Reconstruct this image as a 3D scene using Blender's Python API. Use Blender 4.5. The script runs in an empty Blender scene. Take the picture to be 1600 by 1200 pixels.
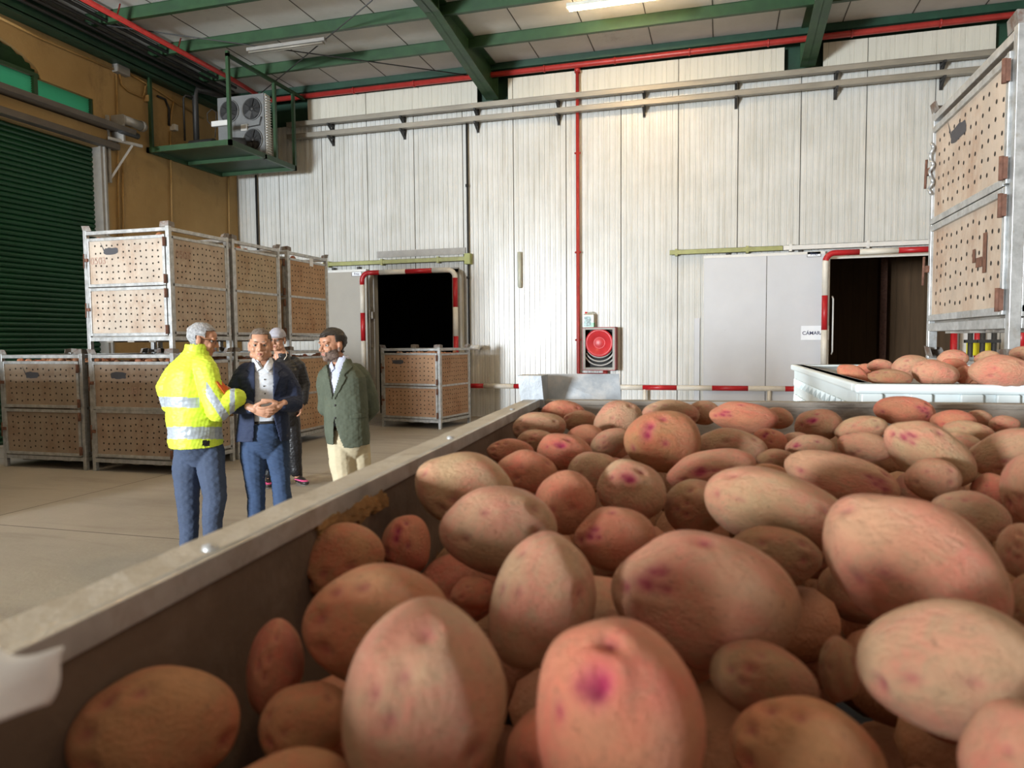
import bpy, bmesh, math, random
import numpy as np
from mathutils import Vector, Matrix, noise
random.seed(7); rng = np.random.default_rng(7)
S = bpy.context.scene
COL = S.collection
rad = math.radians

# ------------------------------------------------------------------ camera model (frame 1600 x 1200)
FPX, YAW, PITCH, ROLL, CH = 1130.0, rad(16), rad(3.44), rad(0.5), 1.6
Fv = Vector((-math.sin(YAW)*math.cos(PITCH), math.cos(YAW)*math.cos(PITCH), -math.sin(PITCH)))
_r = Vector((math.cos(YAW), math.sin(YAW), 0)); _u = _r.cross(Fv)
Rv = _r*math.cos(ROLL) - _u*math.sin(ROLL); Uv = _u*math.cos(ROLL) + _r*math.sin(ROLL)
CAM = Vector((0, 0, CH))
def ray(x, y): return Fv + Rv*((x-800)/FPX) - Uv*((y-600)/FPX)
def onZ(x, y, z):
    d = ray(x, y); return CAM + d*((z-CH)/d.z)

# ------------------------------------------------------------------ materials
def nd(nt, t, **k):
    n = nt.nodes.new(t)
    for a, v in k.items(): setattr(n, a, v)
    return n
def ramp(nt, stops, fac):
    r = nd(nt, 'ShaderNodeValToRGB'); e = r.color_ramp.elements
    while len(e) < len(stops): e.new(0.5)
    for i, (p, c) in enumerate(stops): e[i].position = p; e[i].color = (*c, 1)
    nt.links.new(fac, r.inputs[0]); return r.outputs[0]
def mixc(nt, a, b, f, mode='MIX'):
    m = nd(nt, 'ShaderNodeMix', data_type='RGBA', blend_type=mode)
    for i, v in ((0, f), (6, a), (7, b)):
        if hasattr(v, 'is_linked') or hasattr(v, 'links'): nt.links.new(v, m.inputs[i])
        elif i == 0: m.inputs[0].default_value = v
        else: m.inputs[i].default_value = (*v, 1)
    return m.outputs[2]
def noi(nt, scale, detail=4, rough=.55, vec=None, dist=0):
    n = nd(nt, 'ShaderNodeTexNoise'); n.inputs['Scale'].default_value = scale
    n.inputs['Detail'].default_value = detail; n.inputs['Roughness'].default_value = rough
    n.inputs['Distortion'].default_value = dist
    if vec is not None: nt.links.new(vec, n.inputs['Vector'])
    return n.outputs['Fac']
def coords(nt, scale=(1, 1, 1), kind='Object'):
    tc = nd(nt, 'ShaderNodeTexCoord'); mp = nd(nt, 'ShaderNodeMapping')
    mp.inputs['Scale'].default_value = scale
    nt.links.new(tc.outputs[kind], mp.inputs['Vector']); return mp.outputs[0]
def newmat(name):
    m = bpy.data.materials.new(name); m.use_nodes = True
    return m, m.node_tree, m.node_tree.nodes['Principled BSDF']
def mat(name, col, rough=.6, metal=0, var=.12, scale=6, bump=0, bscale=40, tint=False, spec=.5, dirt=None, dirtscale=3, dthr=(.5, .7), stretch=(1, 1, 1), clear=0):
    m, nt, b = newmat(name)
    v = coords(nt, stretch)
    f = noi(nt, scale, 5, .6, v)
    c = ramp(nt, [(.25, tuple(x*(1-var) for x in col)), (.75, tuple(min(1, x*(1+var)) for x in col))], f)
    if dirt is not None:
        f2 = noi(nt, dirtscale, 8, .7, v)
        k = ramp(nt, [(dthr[0], (0, 0, 0)), (dthr[1], (1, 1, 1))], f2)
        c = mixc(nt, c, dirt, k)
    if tint:
        oi = nd(nt, 'ShaderNodeObjectInfo'); c = mixc(nt, c, oi.outputs['Color'], 1.0, 'MULTIPLY')
    nt.links.new(c, b.inputs['Base Color'])
    b.inputs['Roughness'].default_value = rough; b.inputs['Metallic'].default_value = metal
    b.inputs['Specular IOR Level'].default_value = spec
    if clear: b.inputs['Coat Weight'].default_value = clear
    if bump:
        bp = nd(nt, 'ShaderNodeBump'); bp.inputs['Strength'].default_value = bump; bp.inputs['Distance'].default_value = .01
        nt.links.new(noi(nt, bscale, 6, .6, v), bp.inputs['Height']); nt.links.new(bp.outputs[0], b.inputs['Normal'])
    return m
M = {}
M['galv'] = mat('galvanised_steel', (.45, .46, .46), .42, .55, .35, 14, .1, 60, dirt=(.30, .26, .21), dirtscale=9, dthr=(.55, .75))
M['galvd'] = mat('dull_rusty_galvanised_plate', (.24, .22, .20), .6, .4, .35, 20, .1, 60, dirt=(.15, .08, .055), dirtscale=14, dthr=(.5, .65))
M['rust'] = mat('rusty_steel', (.16, .075, .05), .8, .2, .4, 30)
M['ply'] = mat('perforated_plywood', (.41, .345, .275), .75, 0, .16, 3, .15, 30, tint=True, dirt=(.26, .16, .10), dirtscale=2.6, dthr=(.48, .76), stretch=(1, 1, .6))
M['hole'] = mat('dark_hole', (.02, .015, .012), .9)
M['patch'] = mat('dark_grey_paint', (.055, .055, .065), .7)
M['redink'] = mat('faded_red_ink', (.38, .25, .20), .8)
M['green'] = mat('green_painted_steel', (.024, .066, .026), .45, 0, .25, 5, .05, 50, dirt=(.02, .05, .025), dirtscale=2)
M['dgreen'] = mat('dark_green_steel', (.012, .05, .028), .5, 0, .3, 4)
M['shutter'] = mat('green_shutter_slat', (.006, .055, .022), .4, 0, .2, 2)
M['louvre'] = mat('teal_green_louvre', (.05, .36, .24), .35, 0, .2, 3)
M['red'] = mat('red_painted_pipe', (.36, .03, .025), .4, 0, .2, 8)
M['redb'] = mat('red_barrier_paint', (.42, .012, .018), .38, 0, .15, 8, dirt=(.5, .3, .28), dirtscale=14, dthr=(.68, .74))
M['whiteb'] = mat('white_barrier_paint', (.72, .69, .62), .45, 0, .1, 8, dirt=(.15, .12, .1), dirtscale=14, dthr=(.66, .74))
M['cream'] = mat('cream_conduit_paint', (.36, .22, .075), .6)
M['grey'] = mat('grey_painted_metal', (.30, .29, .27), .5, .1, .15, 6)
M['brownm'] = mat('brown_grey_steel_box', (.10, .085, .07), .55, .1, .25, 3)
M['dark'] = mat('dark_machinery', (.03, .03, .03), .5, .1)
M['black'] = mat('black_rubber', (.012, .012, .012), .6)
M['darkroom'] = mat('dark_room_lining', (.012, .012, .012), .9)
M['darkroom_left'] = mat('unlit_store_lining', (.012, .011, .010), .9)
M['brownroom'] = mat('brown_cold_room_lining', (.11, .062, .028), .8, 0, .2, 2, stretch=(6, 6, .5))
M['doorgrey'] = mat('grey_sliding_door', (.56, .58, .62), .4, 0, .04, 2, dirt=(.30, .29, .28), dirtscale=6, dthr=(.68, .8))
M['doorshade'] = mat('shade_toned_sliding_door', (.36, .34, .30), .5, 0, .05, 2)  # grey door with the shadow on it put into the colour
M['track'] = mat('olive_door_track', (.30, .31, .12), .45, .1, .2, 9)
M['whitem'] = mat('white_metal_trim', (.66, .66, .64), .45, .1, .1, 6)
M['paper'] = mat('white_paper', (.82, .86, .92), .7, 0, .05, 4, .3, 12)
M['ink'] = mat('dark_blue_ink', (.02, .03, .10), .6)
M['plastic'] = mat('white_plastic_bin', (.70, .77, .78), .4, 0, .05, 3, dirt=(.5, .52, .48), dirtscale=5, dthr=(.6, .9))
M['hosered'] = mat('red_hose_reel_plastic', (.60, .035, .045), .35, 0, .1, 5)
M['hosewhite'] = mat('white_fire_hose', (.62, .62, .60), .5)
M['cabred'] = mat('red_cabinet_metal', (.25, .02, .02), .45)
M['tray'] = mat('weathered_cable_tray', (.30, .275, .23), .45, .35, .2, 5, stretch=(.3, 1, 1))
M['fluo_off'] = mat('unlit_fluorescent_tube', (.28, .26, .22), .35)
M['fan'] = mat('grey_sheet_metal', (.20, .205, .205), .5, .3)
M['copper'] = mat('dull_copper_pipe', (.12, .06, .04), .5, .3)
M['woodrim'] = mat('whitewashed_wood_rim', (.50, .47, .41), .7, 0, .16, 9, .2, 60, dirt=(.30, .25, .19), dirtscale=12, dthr=(.56, .76))
M['woodin'] = mat('dark_brown_bin_boards', (.115, .075, .052), .8, 0, .3, 5, .25, 30, dirt=(.19, .14, .11), dirtscale=4, dthr=(.5, .75), stretch=(.5, 1, 1))
M['woodgrey'] = mat('weathered_grey_board', (.30, .275, .24), .8, 0, .3, 9, .3, 50, dirt=(.13, .11, .09), dirtscale=10, dthr=(.5, .65), stretch=(.35, 1, 1.5))
M['splinter'] = mat('splintered_raw_wood', (.26, .14, .05), .8, 0, .4, 40, .5, 80)
M['endstop'] = mat('yellow_green_stop_paint', (.34, .38, .12), .5)
M['yellow'] = mat('yellow_sign_paint', (.75, .68, .02), .5)
M['greenliq'] = mat('green_liquid', (.03, .38, .13), .2)
M['canplastic'] = mat('clear_grey_plastic', (.48, .50, .42), .3)
M['blueprint'] = mat('blue_white_label_print', (.35, .5, .75), .5, 0, .9, 25)
M['bulbwhite'] = mat('grey_cap', (.36, .36, .42), .8, 0, .1, 20, .2, 80)

def emis(name, col, s):
    m, nt, b = newmat(name); b.inputs['Emission Color'].default_value = (*col, 1); b.inputs['Emission Strength'].default_value = s
    b.inputs['Base Color'].default_value = (*col, 1); return m
M['fluo_on'] = emis('lit_fluorescent_tube', (1, .72, .40), 150)

def translucent(name, col):
    m, nt, b = newmat(name); t = nd(nt, 'ShaderNodeBsdfTranslucent'); t.inputs[0].default_value = (*col, 1); b.inputs['Base Color'].default_value = (*col, 1)
    x = nd(nt, 'ShaderNodeMixShader'); x.inputs[0].default_value = .6; nt.links.new(b.outputs[0], x.inputs[1]); nt.links.new(t.outputs[0], x.inputs[2]); nt.links.new(x.outputs[0], nt.nodes['Material Output'].inputs[0]); return m
M['louvre'] = translucent('teal_green_louvre', (.10, .62, .42))
def wallmat():
    m, nt, b = newmat('white_ribbed_panel')
    v = coords(nt, (1, 1, 1)); vs = coords(nt, (5, 1, .22))
    f = noi(nt, 1.2, 6, .6, v)
    c = ramp(nt, [(.3, (.52, .525, .50)), (.7, (.63, .635, .62))], f)
    f2 = noi(nt, 2.5, 8, .7, vs)
    k = ramp(nt, [(.50, (0, 0, 0)), (.78, (.7, .7, .7))], f2)
    c = mixc(nt, c, (.32, .30, .24), k)
    f3 = noi(nt, 22, 5, .8, v); k3 = ramp(nt, [(.72, (0, 0, 0)), (.80, (.6, .6, .6))], f3)
    c = mixc(nt, c, (.22, .2, .17), k3)
    nt.links.new(c, b.inputs['Base Color']); b.inputs['Roughness'].default_value = .32; b.inputs['Specular IOR Level'].default_value = .6
    return m
M['wall'] = wallmat()
M['wallup'] = mat('upper_wall_panel', (.60, .58, .50), .5, 0, .06, 2, dirt=(.36, .34, .28), dirtscale=3, dthr=(.55, .9), stretch=(4, 1, .4))
M['seam'] = mat('dark_panel_seam', (.07, .065, .055), .8)

def yellowmat():
    m, nt, b = newmat('yellow_plaster')
    v = coords(nt); f = noi(nt, .9, 6, .6, v)
    c = ramp(nt, [(.3, (.34, .22, .085)), (.7, (.44, .30, .13))], f)
    f2 = noi(nt, 1.6, 9, .75, coords(nt, (1, 1.0, .45))); k = ramp(nt, [(.55, (0, 0, 0)), (.72, (.8, .8, .8))], f2)
    c = mixc(nt, c, (.20, .125, .055), k)
    f3 = noi(nt, 5, 9, .8, v); k3 = ramp(nt, [(.66, (0, 0, 0)), (.70, (1, 1, 1))], f3)
    c = mixc(nt, c, (.34, .27, .17), k3)
    nt.links.new(c, b.inputs['Base Color']); b.inputs['Roughness'].default_value = .85
    bp = nd(nt, 'ShaderNodeBump'); bp.inputs['Strength'].default_value = .3; bp.inputs['Distance'].default_value = .02
    nt.links.new(noi(nt, 14, 8, .7, v), bp.inputs['Height']); nt.links.new(bp.outputs[0], b.inputs['Normal'])
    return m
M['yellowwall'] = yellowmat()

def floormat():
    m, nt, b = newmat('worn_concrete')
    v = coords(nt); f = noi(nt, .35, 8, .65, v)
    c = ramp(nt, [(.3, (.29, .26, .215)), (.7, (.43, .395, .34))], f)
    f2 = noi(nt, 1.3, 9, .75, coords(nt, (.25, 1.4, 1)), 1.0); k = ramp(nt, [(.5, (0, 0, 0)), (.7, (.6, .6, .6))], f2)
    c = mixc(nt, c, (.22, .185, .15), k)
    f4 = noi(nt, 30, 6, .8, v); k4 = ramp(nt, [(.62, (0, 0, 0)), (.8, (.5, .5, .5))], f4)
    c = mixc(nt, c, (.52, .49, .43), k4)
    # slab joints: thin dark lines every 3.4 m
    sep = nd(nt, 'ShaderNodeSeparateXYZ'); nt.links.new(v, sep.inputs[0])
    for ax, off, per in ((1, 1.95, 2.9), (0, 1.9, 4.2)):
        a = nd(nt, 'ShaderNodeMath', operation='ADD'); nt.links.new(sep.outputs[ax], a.inputs[0]); a.inputs[1].default_value = 100*per - off
        mo = nd(nt, 'ShaderNodeMath', operation='MODULO'); nt.links.new(a.outputs[0], mo.inputs[0]); mo.inputs[1].default_value = per
        lt = nd(nt, 'ShaderNodeMath', operation='LESS_THAN'); nt.links.new(mo.outputs[0], lt.inputs[0]); lt.inputs[1].default_value = .014
        c = mixc(nt, c, (.07, .06, .05), lt.outputs[0])
    nt.links.new(c, b.inputs['Base Color']); b.inputs['Roughness'].default_value = .62
    bp = nd(nt, 'ShaderNodeBump'); bp.inputs['Strength'].default_value = .25; bp.inputs['Distance'].default_value = .01
    nt.links.new(noi(nt, 18, 8, .7, v), bp.inputs['Height']); nt.links.new(bp.outputs[0], b.inputs['Normal'])
    return m
M['floor'] = floormat()
def ceilmat():
    m, nt, b = newmat('grey_ceiling_board')
    v = coords(nt); f = noi(nt, 1.1, 8, .7, v)
    c = ramp(nt, [(.3, (.56, .55, .52)), (.7, (.66, .65, .62))], f)
    f2 = noi(nt, .8, 9, .75, v); k = ramp(nt, [(.6, (0, 0, 0)), (.75, (.5, .5, .5))], f2)
    c = mixc(nt, c, (.25, .2, .17), k)
    nt.links.new(c, b.inputs['Base Color']); b.inputs['Roughness'].default_value = .8
    return m
M['ceil'] = ceilmat()

def potatomat():
    m, nt, b = newmat('potato_skin')
    v = coords(nt, (1, 1, 1)); oi = nd(nt, 'ShaderNodeObjectInfo')
    off = nd(nt, 'ShaderNodeVectorMath', operation='ADD'); nt.links.new(v, off.inputs[0])
    sc = nd(nt, 'ShaderNodeMath', operation='MULTIPLY'); nt.links.new(oi.outputs['Random'], sc.inputs[0]); sc.inputs[1].default_value = 40
    nt.links.new(sc.outputs[0], off.inputs[1]); vv = off.outputs[0]
    f = noi(nt, .95, 4, .55, vv, .4)
    k = ramp(nt, [(.38, (0, 0, 0)), (.62, (1, 1, 1))], f)
    c = mixc(nt, (.52, .325, .195), (.56, .235, .158), k)         # dusty tan to pink skin
    f1 = noi(nt, 3.2, 7, .7, vv, .8); k1 = ramp(nt, [(.46, (0, 0, 0)), (.64, (.7, .7, .7))], f1)
    c = mixc(nt, c, (.42, .285, .17), k1)                             # clinging soil film
    f2 = noi(nt, 9, 6, .75, vv); k2 = ramp(nt, [(.57, (0, 0, 0)), (.68, (.6, .6, .6))], f2)
    c = mixc(nt, c, (.20, .125, .075), k2)
    f5 = noi(nt, 38, 5, .8, vv); k5 = ramp(nt, [(.58, (0, 0, 0)), (.70, (.45, .45, .45))], f5)
    c = mixc(nt, c, (.60, .47, .33), k5)
    c = mixc(nt, c, oi.outputs['Color'], 1.0, 'MULTIPLY')
    at = nd(nt, 'ShaderNodeAttribute', attribute_name='halo')
    c = mixc(nt, c, (.50, .07, .12), at.outputs['Fac'])
    at2 = nd(nt, 'ShaderNodeAttribute', attribute_name='eye')
    c = mixc(nt, c, (.30, .012, .06), at2.outputs['Fac'])
    nt.links.new(c, b.inputs['Base Color'])
    b.inputs['Roughness'].default_value = .50; b.inputs['Specular IOR Level'].default_value = .4
    b.inputs['Subsurface Weight'].default_value = .0
    bp = nd(nt, 'ShaderNodeBump'); bp.inputs['Strength'].default_value = .6; bp.inputs['Distance'].default_value = .03
    nt.links.new(noi(nt, 10, 9, .7, vv), bp.inputs['Height']); nt.links.new(bp.outputs[0], b.inputs['Normal'])
    return m
M['potato'] = potatomat()
M['sprout'] = mat('pale_sprout', (.62, .36, .24), .5)

# ------------------------------------------------------------------ mesh builder
class MB:
    def __init__(s): s.v = []; s.f = []; s.m = []; s.sm = []
    def add(s, vs, fs, m=0, smooth=False):
        b = len(s.v); s.v.extend([tuple(p) for p in vs]); s.f.extend([tuple(b+i for i in f) for f in fs])
        s.m.extend([m]*len(fs)); s.sm.extend([smooth]*len(fs)); return s
    def box(s, lo, hi, m=0):
        x0, y0, z0 = lo; x1, y1, z1 = hi
        if x0 > x1: x0, x1 = x1, x0
        if y0 > y1: y0, y1 = y1, y0
        if z0 > z1: z0, z1 = z1, z0
        v = [(x0, y0, z0), (x1, y0, z0), (x1, y1, z0), (x0, y1, z0), (x0, y0, z1), (x1, y0, z1), (x1, y1, z1), (x0, y1, z1)]
        return s.add(v, [(0, 3, 2, 1), (4, 5, 6, 7), (0, 1, 5, 4), (1, 2, 6, 5), (2, 3, 7, 6), (3, 0, 4, 7)], m)
    def bar(s, a, b, w, h, m=0, up=(0, 0, 1)):
        a = Vector(a); b = Vector(b); d = (b-a).normalized(); up = Vector(up)
        if abs(d.dot(up)) > .98: up = Vector((0, 1, 0))
        x = d.cross(up).normalized(); y = x.cross(d)
        v = []
        for p in (a, b):
            for i, j in ((-1, -1), (1, -1), (1, 1), (-1, 1)): v.append(p + x*(i*w/2) + y*(j*h/2))
        return s.add(v, [(3, 2, 1, 0), (4, 5, 6, 7), (0, 1, 5, 4), (1, 2, 6, 5), (2, 3, 7, 6), (3, 0, 4, 7)], m)
    def tube(s, pts, r, m=0, n=10, cap=True, mats=None):
        pts = [Vector(p) for p in pts]; k = len(pts); rr = r if isinstance(r, (list, tuple)) else [r]*k
        prev = None; rings = []; b = len(s.v)
        for i, p in enumerate(pts):
            d = (pts[min(i+1, k-1)] - pts[max(i-1, 0)]).normalized()
            if prev is None:
                x = d.cross(Vector((0, 0, 1)) if abs(d.z) < .9 else Vector((0, 1, 0))).normalized()
            else: x = (prev - d*prev.dot(d)).normalized()
            prev = x; y = d.cross(x)
            for j in range(n):
                a = 2*math.pi*j/n; s.v.append(tuple(p + (x*math.cos(a) + y*math.sin(a))*rr[i]))
        for i in range(k-1):
            for j in range(n):
                s.f.append((b+i*n+j, b+i*n+(j+1) % n, b+(i+1)*n+(j+1) % n, b+(i+1)*n+j)); s.m.append(mats[i] if mats else m); s.sm.append(True)
        if cap:
            s.f.append(tuple(b+j for j in range(n))[::-1]); s.m.append(m); s.sm.append(False)
            s.f.append(tuple(b+(k-1)*n+j for j in range(n))); s.m.append(m); s.sm.append(False)
        return s
    def lathe(s, prof, c, axis='Y', n=32, m=0):
        b = len(s.v); k = len(prof)
        for (r, h) in prof:
            for j in range(n):
                a = 2*math.pi*j/n; p = (r*math.cos(a), h, r*math.sin(a)) if axis == 'Y' else (r*math.cos(a), r*math.sin(a), h)
                s.v.append((c[0]+p[0], c[1]+p[1], c[2]+p[2]))
        for i in range(k-1):
            for j in range(n): s.f.append((b+i*n+j, b+i*n+(j+1) % n, b+(i+1)*n+(j+1) % n, b+(i+1)*n+j)); s.m.append(m); s.sm.append(True)
        return s
    def disc(s, c, nrm, r, m=0, n=6, rz=0):
        nrm = Vector(nrm).normalized(); x = nrm.orthogonal().normalized(); y = nrm.cross(x)
        v = [Vector(c) + (x*math.cos(2*math.pi*(j+rz)/n) + y*math.sin(2*math.pi*(j+rz)/n))*r for j in range(n)]
        return s.add(v, [tuple(range(n))], m)
    def build(s, name, mats, parent=None, bevel=0):
        me = bpy.data.meshes.new(name); me.from_pydata(s.v, [], s.f)
        for mm in (mats if isinstance(mats, (list, tuple)) else [mats]): me.materials.append(M[mm] if isinstance(mm, str) else mm)
        me.polygons.foreach_set('material_index', s.m); me.polygons.foreach_set('use_smooth', s.sm)
        me.validate(); me.update()
        o = bpy.data.objects.new(name, me); COL.objects.link(o)
        if parent is not None: o.parent = parent
        if bevel:
            bv = o.modifiers.new('bevel', 'BEVEL'); bv.width = bevel; bv.segments = 2; bv.limit_method = 'ANGLE'
        return o
def tag(o, label=None, cat=None, group=None, kind=None):
    if label: o['label'] = label
    if cat: o['category'] = cat
    if group: o['group'] = group
    if kind: o['kind'] = kind
    return o
def empty(name, loc=(0, 0, 0), rz=0, label=None, cat=None, group=None):
    o = bpy.data.objects.new(name, None); COL.objects.link(o); o.location = loc; o.rotation_euler = (0, 0, rz)
    o.empty_display_size = .1
    return tag(o, label, cat, group)
def text_mesh(name, txt, size, m, parent=None, loc=(0, 0, 0), rot=(math.pi/2, 0, 0), bold=0.0, align='CENTER'):
    cu = bpy.data.curves.new(name, 'FONT'); cu.body = txt; cu.size = size; cu.align_x = align; cu.extrude = .0006; cu.offset = bold
    t = bpy.data.objects.new(name+'_tmp', cu); COL.objects.link(t)
    dg = bpy.context.evaluated_depsgraph_get(); me = bpy.data.meshes.new_from_object(t.evaluated_get(dg))
    bpy.data.objects.remove(t); me.name = name; me.materials.clear(); me.materials.append(M[m])
    o = bpy.data.objects.new(name, me); COL.objects.link(o); o.location = loc; o.rotation_euler = rot
    if parent is not None: o.parent = parent
    return o
# ================================================================== THE SETTING
XL, YB, ZC = -10.7, 14.5, 7.2
def wb(px, py, y=YB):                     # a point of the back wall (or of a plane y=const)
    d = ray(px, py); return CAM + d*(y/d.y)
def wl(px, py, x=XL):
    d = ray(px, py); return CAM + d*(x/d.x)
mb = MB(); mb.box((-26, -30, -.2), (12, 15.2, 0)); tag(mb.build('floor', 'floor'), kind='structure')
mb = MB(); mb.box((-11.2, 1.5, ZC), (9.5, 15, ZC+.15), 0)
for k in range(18):                        # joints between the boards
    x = -10.15+1.11*k; mb.box((x-.008, 1.5, ZC-.006), (x+.008, 14.9, ZC), 1)
tag(mb.build('ceiling', ['ceil', 'seam']), kind='structure')

def ribbed(name, x0, x1, solid, mats, pitch=.11, panel=1.1, dep=.015, y=YB):
    mb = MB(); x = x0; k = 0
    def strip(xa, ya, xb, yb, m):
        xm = (xa+xb)/2
        for (z0, z1) in solid(xm): mb.add([(xa, ya, z0), (xb, yb, z0), (xb, yb, z1), (xa, ya, z1)], [(0, 1, 2, 3)], m)
    while x < x1 - 1e-6:
        p = pitch
        seam = abs((x-x0) % panel) < pitch*.5 or abs((x-x0) % panel - panel) < pitch*.4
        g = .022
        d = dep*1.8 if seam else dep
        strip(x, y, x+.006, y+d, 0); strip(x+.006, y+d, x+g-.006, y+d, 1 if seam else 0); strip(x+g-.006, y+d, x+g, y, 0)
        strip(x+g, y, x+p*.6, y, 0); strip(x+p*.6, y, x+p*.6+.004, y-.004, 0); strip(x+p*.6+.004, y-.004, x+p*.6+.012, y-.004, 0); strip(x+p*.6+.012, y-.004, x+p*.6+.016, y, 0)
        strip(x+p*.6+.016, y, x+p, y, 0)
        x += p
    return mb
D1 = (-7.28, -5.42, 3.08); D2 = (1.92, 4.1, 3.07)
def solid_low(x):
    if D1[0] < x < D1[1]: return [(D1[2], 6.42)]
    if D2[0] < x < D2[1]: return [(D2[2], 6.42)]
    return [(0, 6.42)]
def solid_up(x):
    if -4.86 < x < -4.18 or 1.13 < x < 1.8 or x > 4.55: return []
    if -10.2 < x < -8.8: return []
    return [(6.42, 6.93 if x > -4.2 else 6.96)]
lo = ribbed('wall', XL, 9.4, solid_low, 0)
up = ribbed('wall', XL, 9.4, solid_up, 0, pitch=.22, panel=3.3, dep=.006, y=YB-.012)
lo.v, b0 = lo.v, len(lo.v)
lo.add(up.v, up.f, 2)
for i in range(len(up.f)): lo.m[len(lo.f)-len(up.f)+i] = 2 if up.m[i] == 0 else 1
for x0, x1, z in (D1, D2):                 # thickness of the insulated wall in the openings
    for a, c in ((x0, x0-.001), (x1, x1+.001)): lo.add([(a, YB, 0), (a, YB+.18, 0), (a, YB+.18, z), (a, YB, z)], [(0, 1, 2, 3)], 0)
    lo.add([(x0, YB, z), (x1, YB, z), (x1, YB+.18, z), (x0, YB+.18, z)], [(0, 1, 2, 3)], 0)
lo.box((XL-.4, YB+.19, 3.6), (9.5, YB+.25, ZC), 3)
for a, c in ((XL-.4, D1[0]-.05), (D1[1]+.05, D2[0]-.05), (D2[1]+.05, 9.5)): lo.box((a, YB+.19, 0), (c, YB+.25, 3.6), 3)
for x0, x1, z in (D1, D2): lo.box((x0-.05, YB+.19, z+.02), (x1+.05, YB+.25, 3.6), 3)
tag(lo.build('wall_back', ['wall', 'seam', 'wallup', 'dgreen']), kind='structure')
# rooms behind the two doors
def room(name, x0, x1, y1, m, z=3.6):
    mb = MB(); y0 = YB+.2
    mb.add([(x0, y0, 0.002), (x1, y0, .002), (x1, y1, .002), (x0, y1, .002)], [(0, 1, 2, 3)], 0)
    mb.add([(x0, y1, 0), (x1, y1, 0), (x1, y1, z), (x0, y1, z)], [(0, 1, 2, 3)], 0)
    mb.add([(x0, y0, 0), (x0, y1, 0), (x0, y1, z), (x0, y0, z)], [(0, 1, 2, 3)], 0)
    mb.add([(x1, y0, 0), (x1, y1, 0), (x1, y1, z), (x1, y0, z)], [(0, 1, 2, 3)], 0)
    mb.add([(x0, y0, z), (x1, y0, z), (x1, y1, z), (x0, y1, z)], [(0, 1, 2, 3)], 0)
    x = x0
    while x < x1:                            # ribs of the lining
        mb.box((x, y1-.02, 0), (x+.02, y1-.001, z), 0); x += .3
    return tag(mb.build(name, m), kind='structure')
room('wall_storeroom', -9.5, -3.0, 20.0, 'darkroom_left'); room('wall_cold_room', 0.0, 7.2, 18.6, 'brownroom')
mb = MB(); mb.box((3.52, 18.25, .0), (3.66, 18.55, 3.55)); tag(mb.build('cold_room_post', 'rust'), 'dark steel post standing in the back of the brown cold room', 'post')

# left wall with shutter opening and arched louvre window
def arch(y):
    t = (y-8.1)/1.42
    return 5.93 + (.47*(max(0, 1-t*t))**.5 if abs(t) < 1 else 0)
mb = MB(); y = 2.0; step = .0125
while y < YB-1e-6:
    ym = y+step/2
    ints = [(0, 7.19)]
    if 5.6 < ym < 10.62:
        if 5.65 < ym < 10.56: ints = [(5.12, 5.6), (min(arch(ym), 6.6), 7.19)]
        else: ints = [(5.12, 7.19)]
    for z0, z1 in ints: mb.box((XL-.3, y, z0), (XL, y+step, z1), 0)
    y += step
tag(mb.build('wall_left', 'yellowwall'), kind='structure')
win = empty('window_1', (XL, 8.1, 5.6)); win['kind'] = 'structure'
mb = MB()
for i in range(9):                           # horizontal louvre blades in the lower band
    z = .03+i*.037; mb.add([(-.085, -2.43, z+.004), (-.055, -2.43, z+.034), (-.055, 2.44, z+.034), (-.085, 2.44, z+.004)], [(0, 1, 2, 3)], 0)
for i in range(6):
    z = .40+i*.07; t = min(1, (z-.33)/.47); w = 1.42*math.sqrt(max(0, 1-t*t))+.12
    mb.add([(-.12, -w, z), (-.05, -w, z+.066), (-.05, w, z+.066), (-.12, w, z)], [(0, 1, 2, 3)], 1)
mb.build('louvre', ['louvre', 'green'], win)
mb = MB(); mb.box((-.14, -1.46, .345), (-.02, 1.46, .41)); 
for yy in (-1.72, 0, 1.34): mb.box((-.1, yy-.035, 0), (-.01, yy+.035, .36))
mb.box((-.12, 2.42, 0), (-.02, 2.46, .33)); mb.build('window_frame', 'green', win)

door = empty('door_1', (XL, 8.1, 0)); door['kind'] = 'structure'
mb = MB(); z = .02
while z < 5.12:                              # interlocking curved slats
    a = [(-.165, z), (-.135, z+.018), (-.127, z+.0425), (-.135, z+.067), (-.165, z+.085)]
    for (x0, z0), (x1, z1) in zip(a, a[1:]): mb.add([(x0, -2.5, z0), (x0, 2.52, z0), (x1, 2.52, z1), (x1, -2.5, z1)], [(0, 1, 2, 3)], 0)
    z += .085
mb.build('shutter_curtain', 'shutter', door)
mb = MB()
for yy in (-2.6, 2.55): mb.box((-.2, yy-.03, 0), (.05, yy+.10, 5.15)); mb.box((.0, yy+.02, 0), (.09, yy+.05, 5.15))
mb.build('guide_rail', 'grey', door)
mb = MB(); mb.box((-.2, -2.7, 5.13), (.16, 2.86, 5.24)); mb.build('lintel_bar', 'brownm', door, .008)
mb = MB(); mb.box((-.2, -2.6, 5.25), (.06, 2.7, 5.44)); o = mb.build('lintel_strip', 'yellowwall', door)
mb = MB(); mb.add([(0, -2.7, 5.46), (.34, -2.7, 5.44), (.36, -2.7, 5.52), (.0, -2.7, 5.63), (0, 3.05, 5.46), (.34, 3.05, 5.44), (.36, 3.05, 5.52), (.0, 3.05, 5.63)], [(0, 1, 2, 3), (7, 6, 5, 4), (0, 4, 5, 1), (1, 5, 6, 2), (2, 6, 7, 3), (3, 7, 4, 0)])
mb.build('roller_hood', 'brownm', door)
mo = empty('shutter_motor', (XL+.25, 11.05, 5.62), 0, 'grey cylindrical motor with brackets at the right end of the shutter hood', 'motor')
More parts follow.
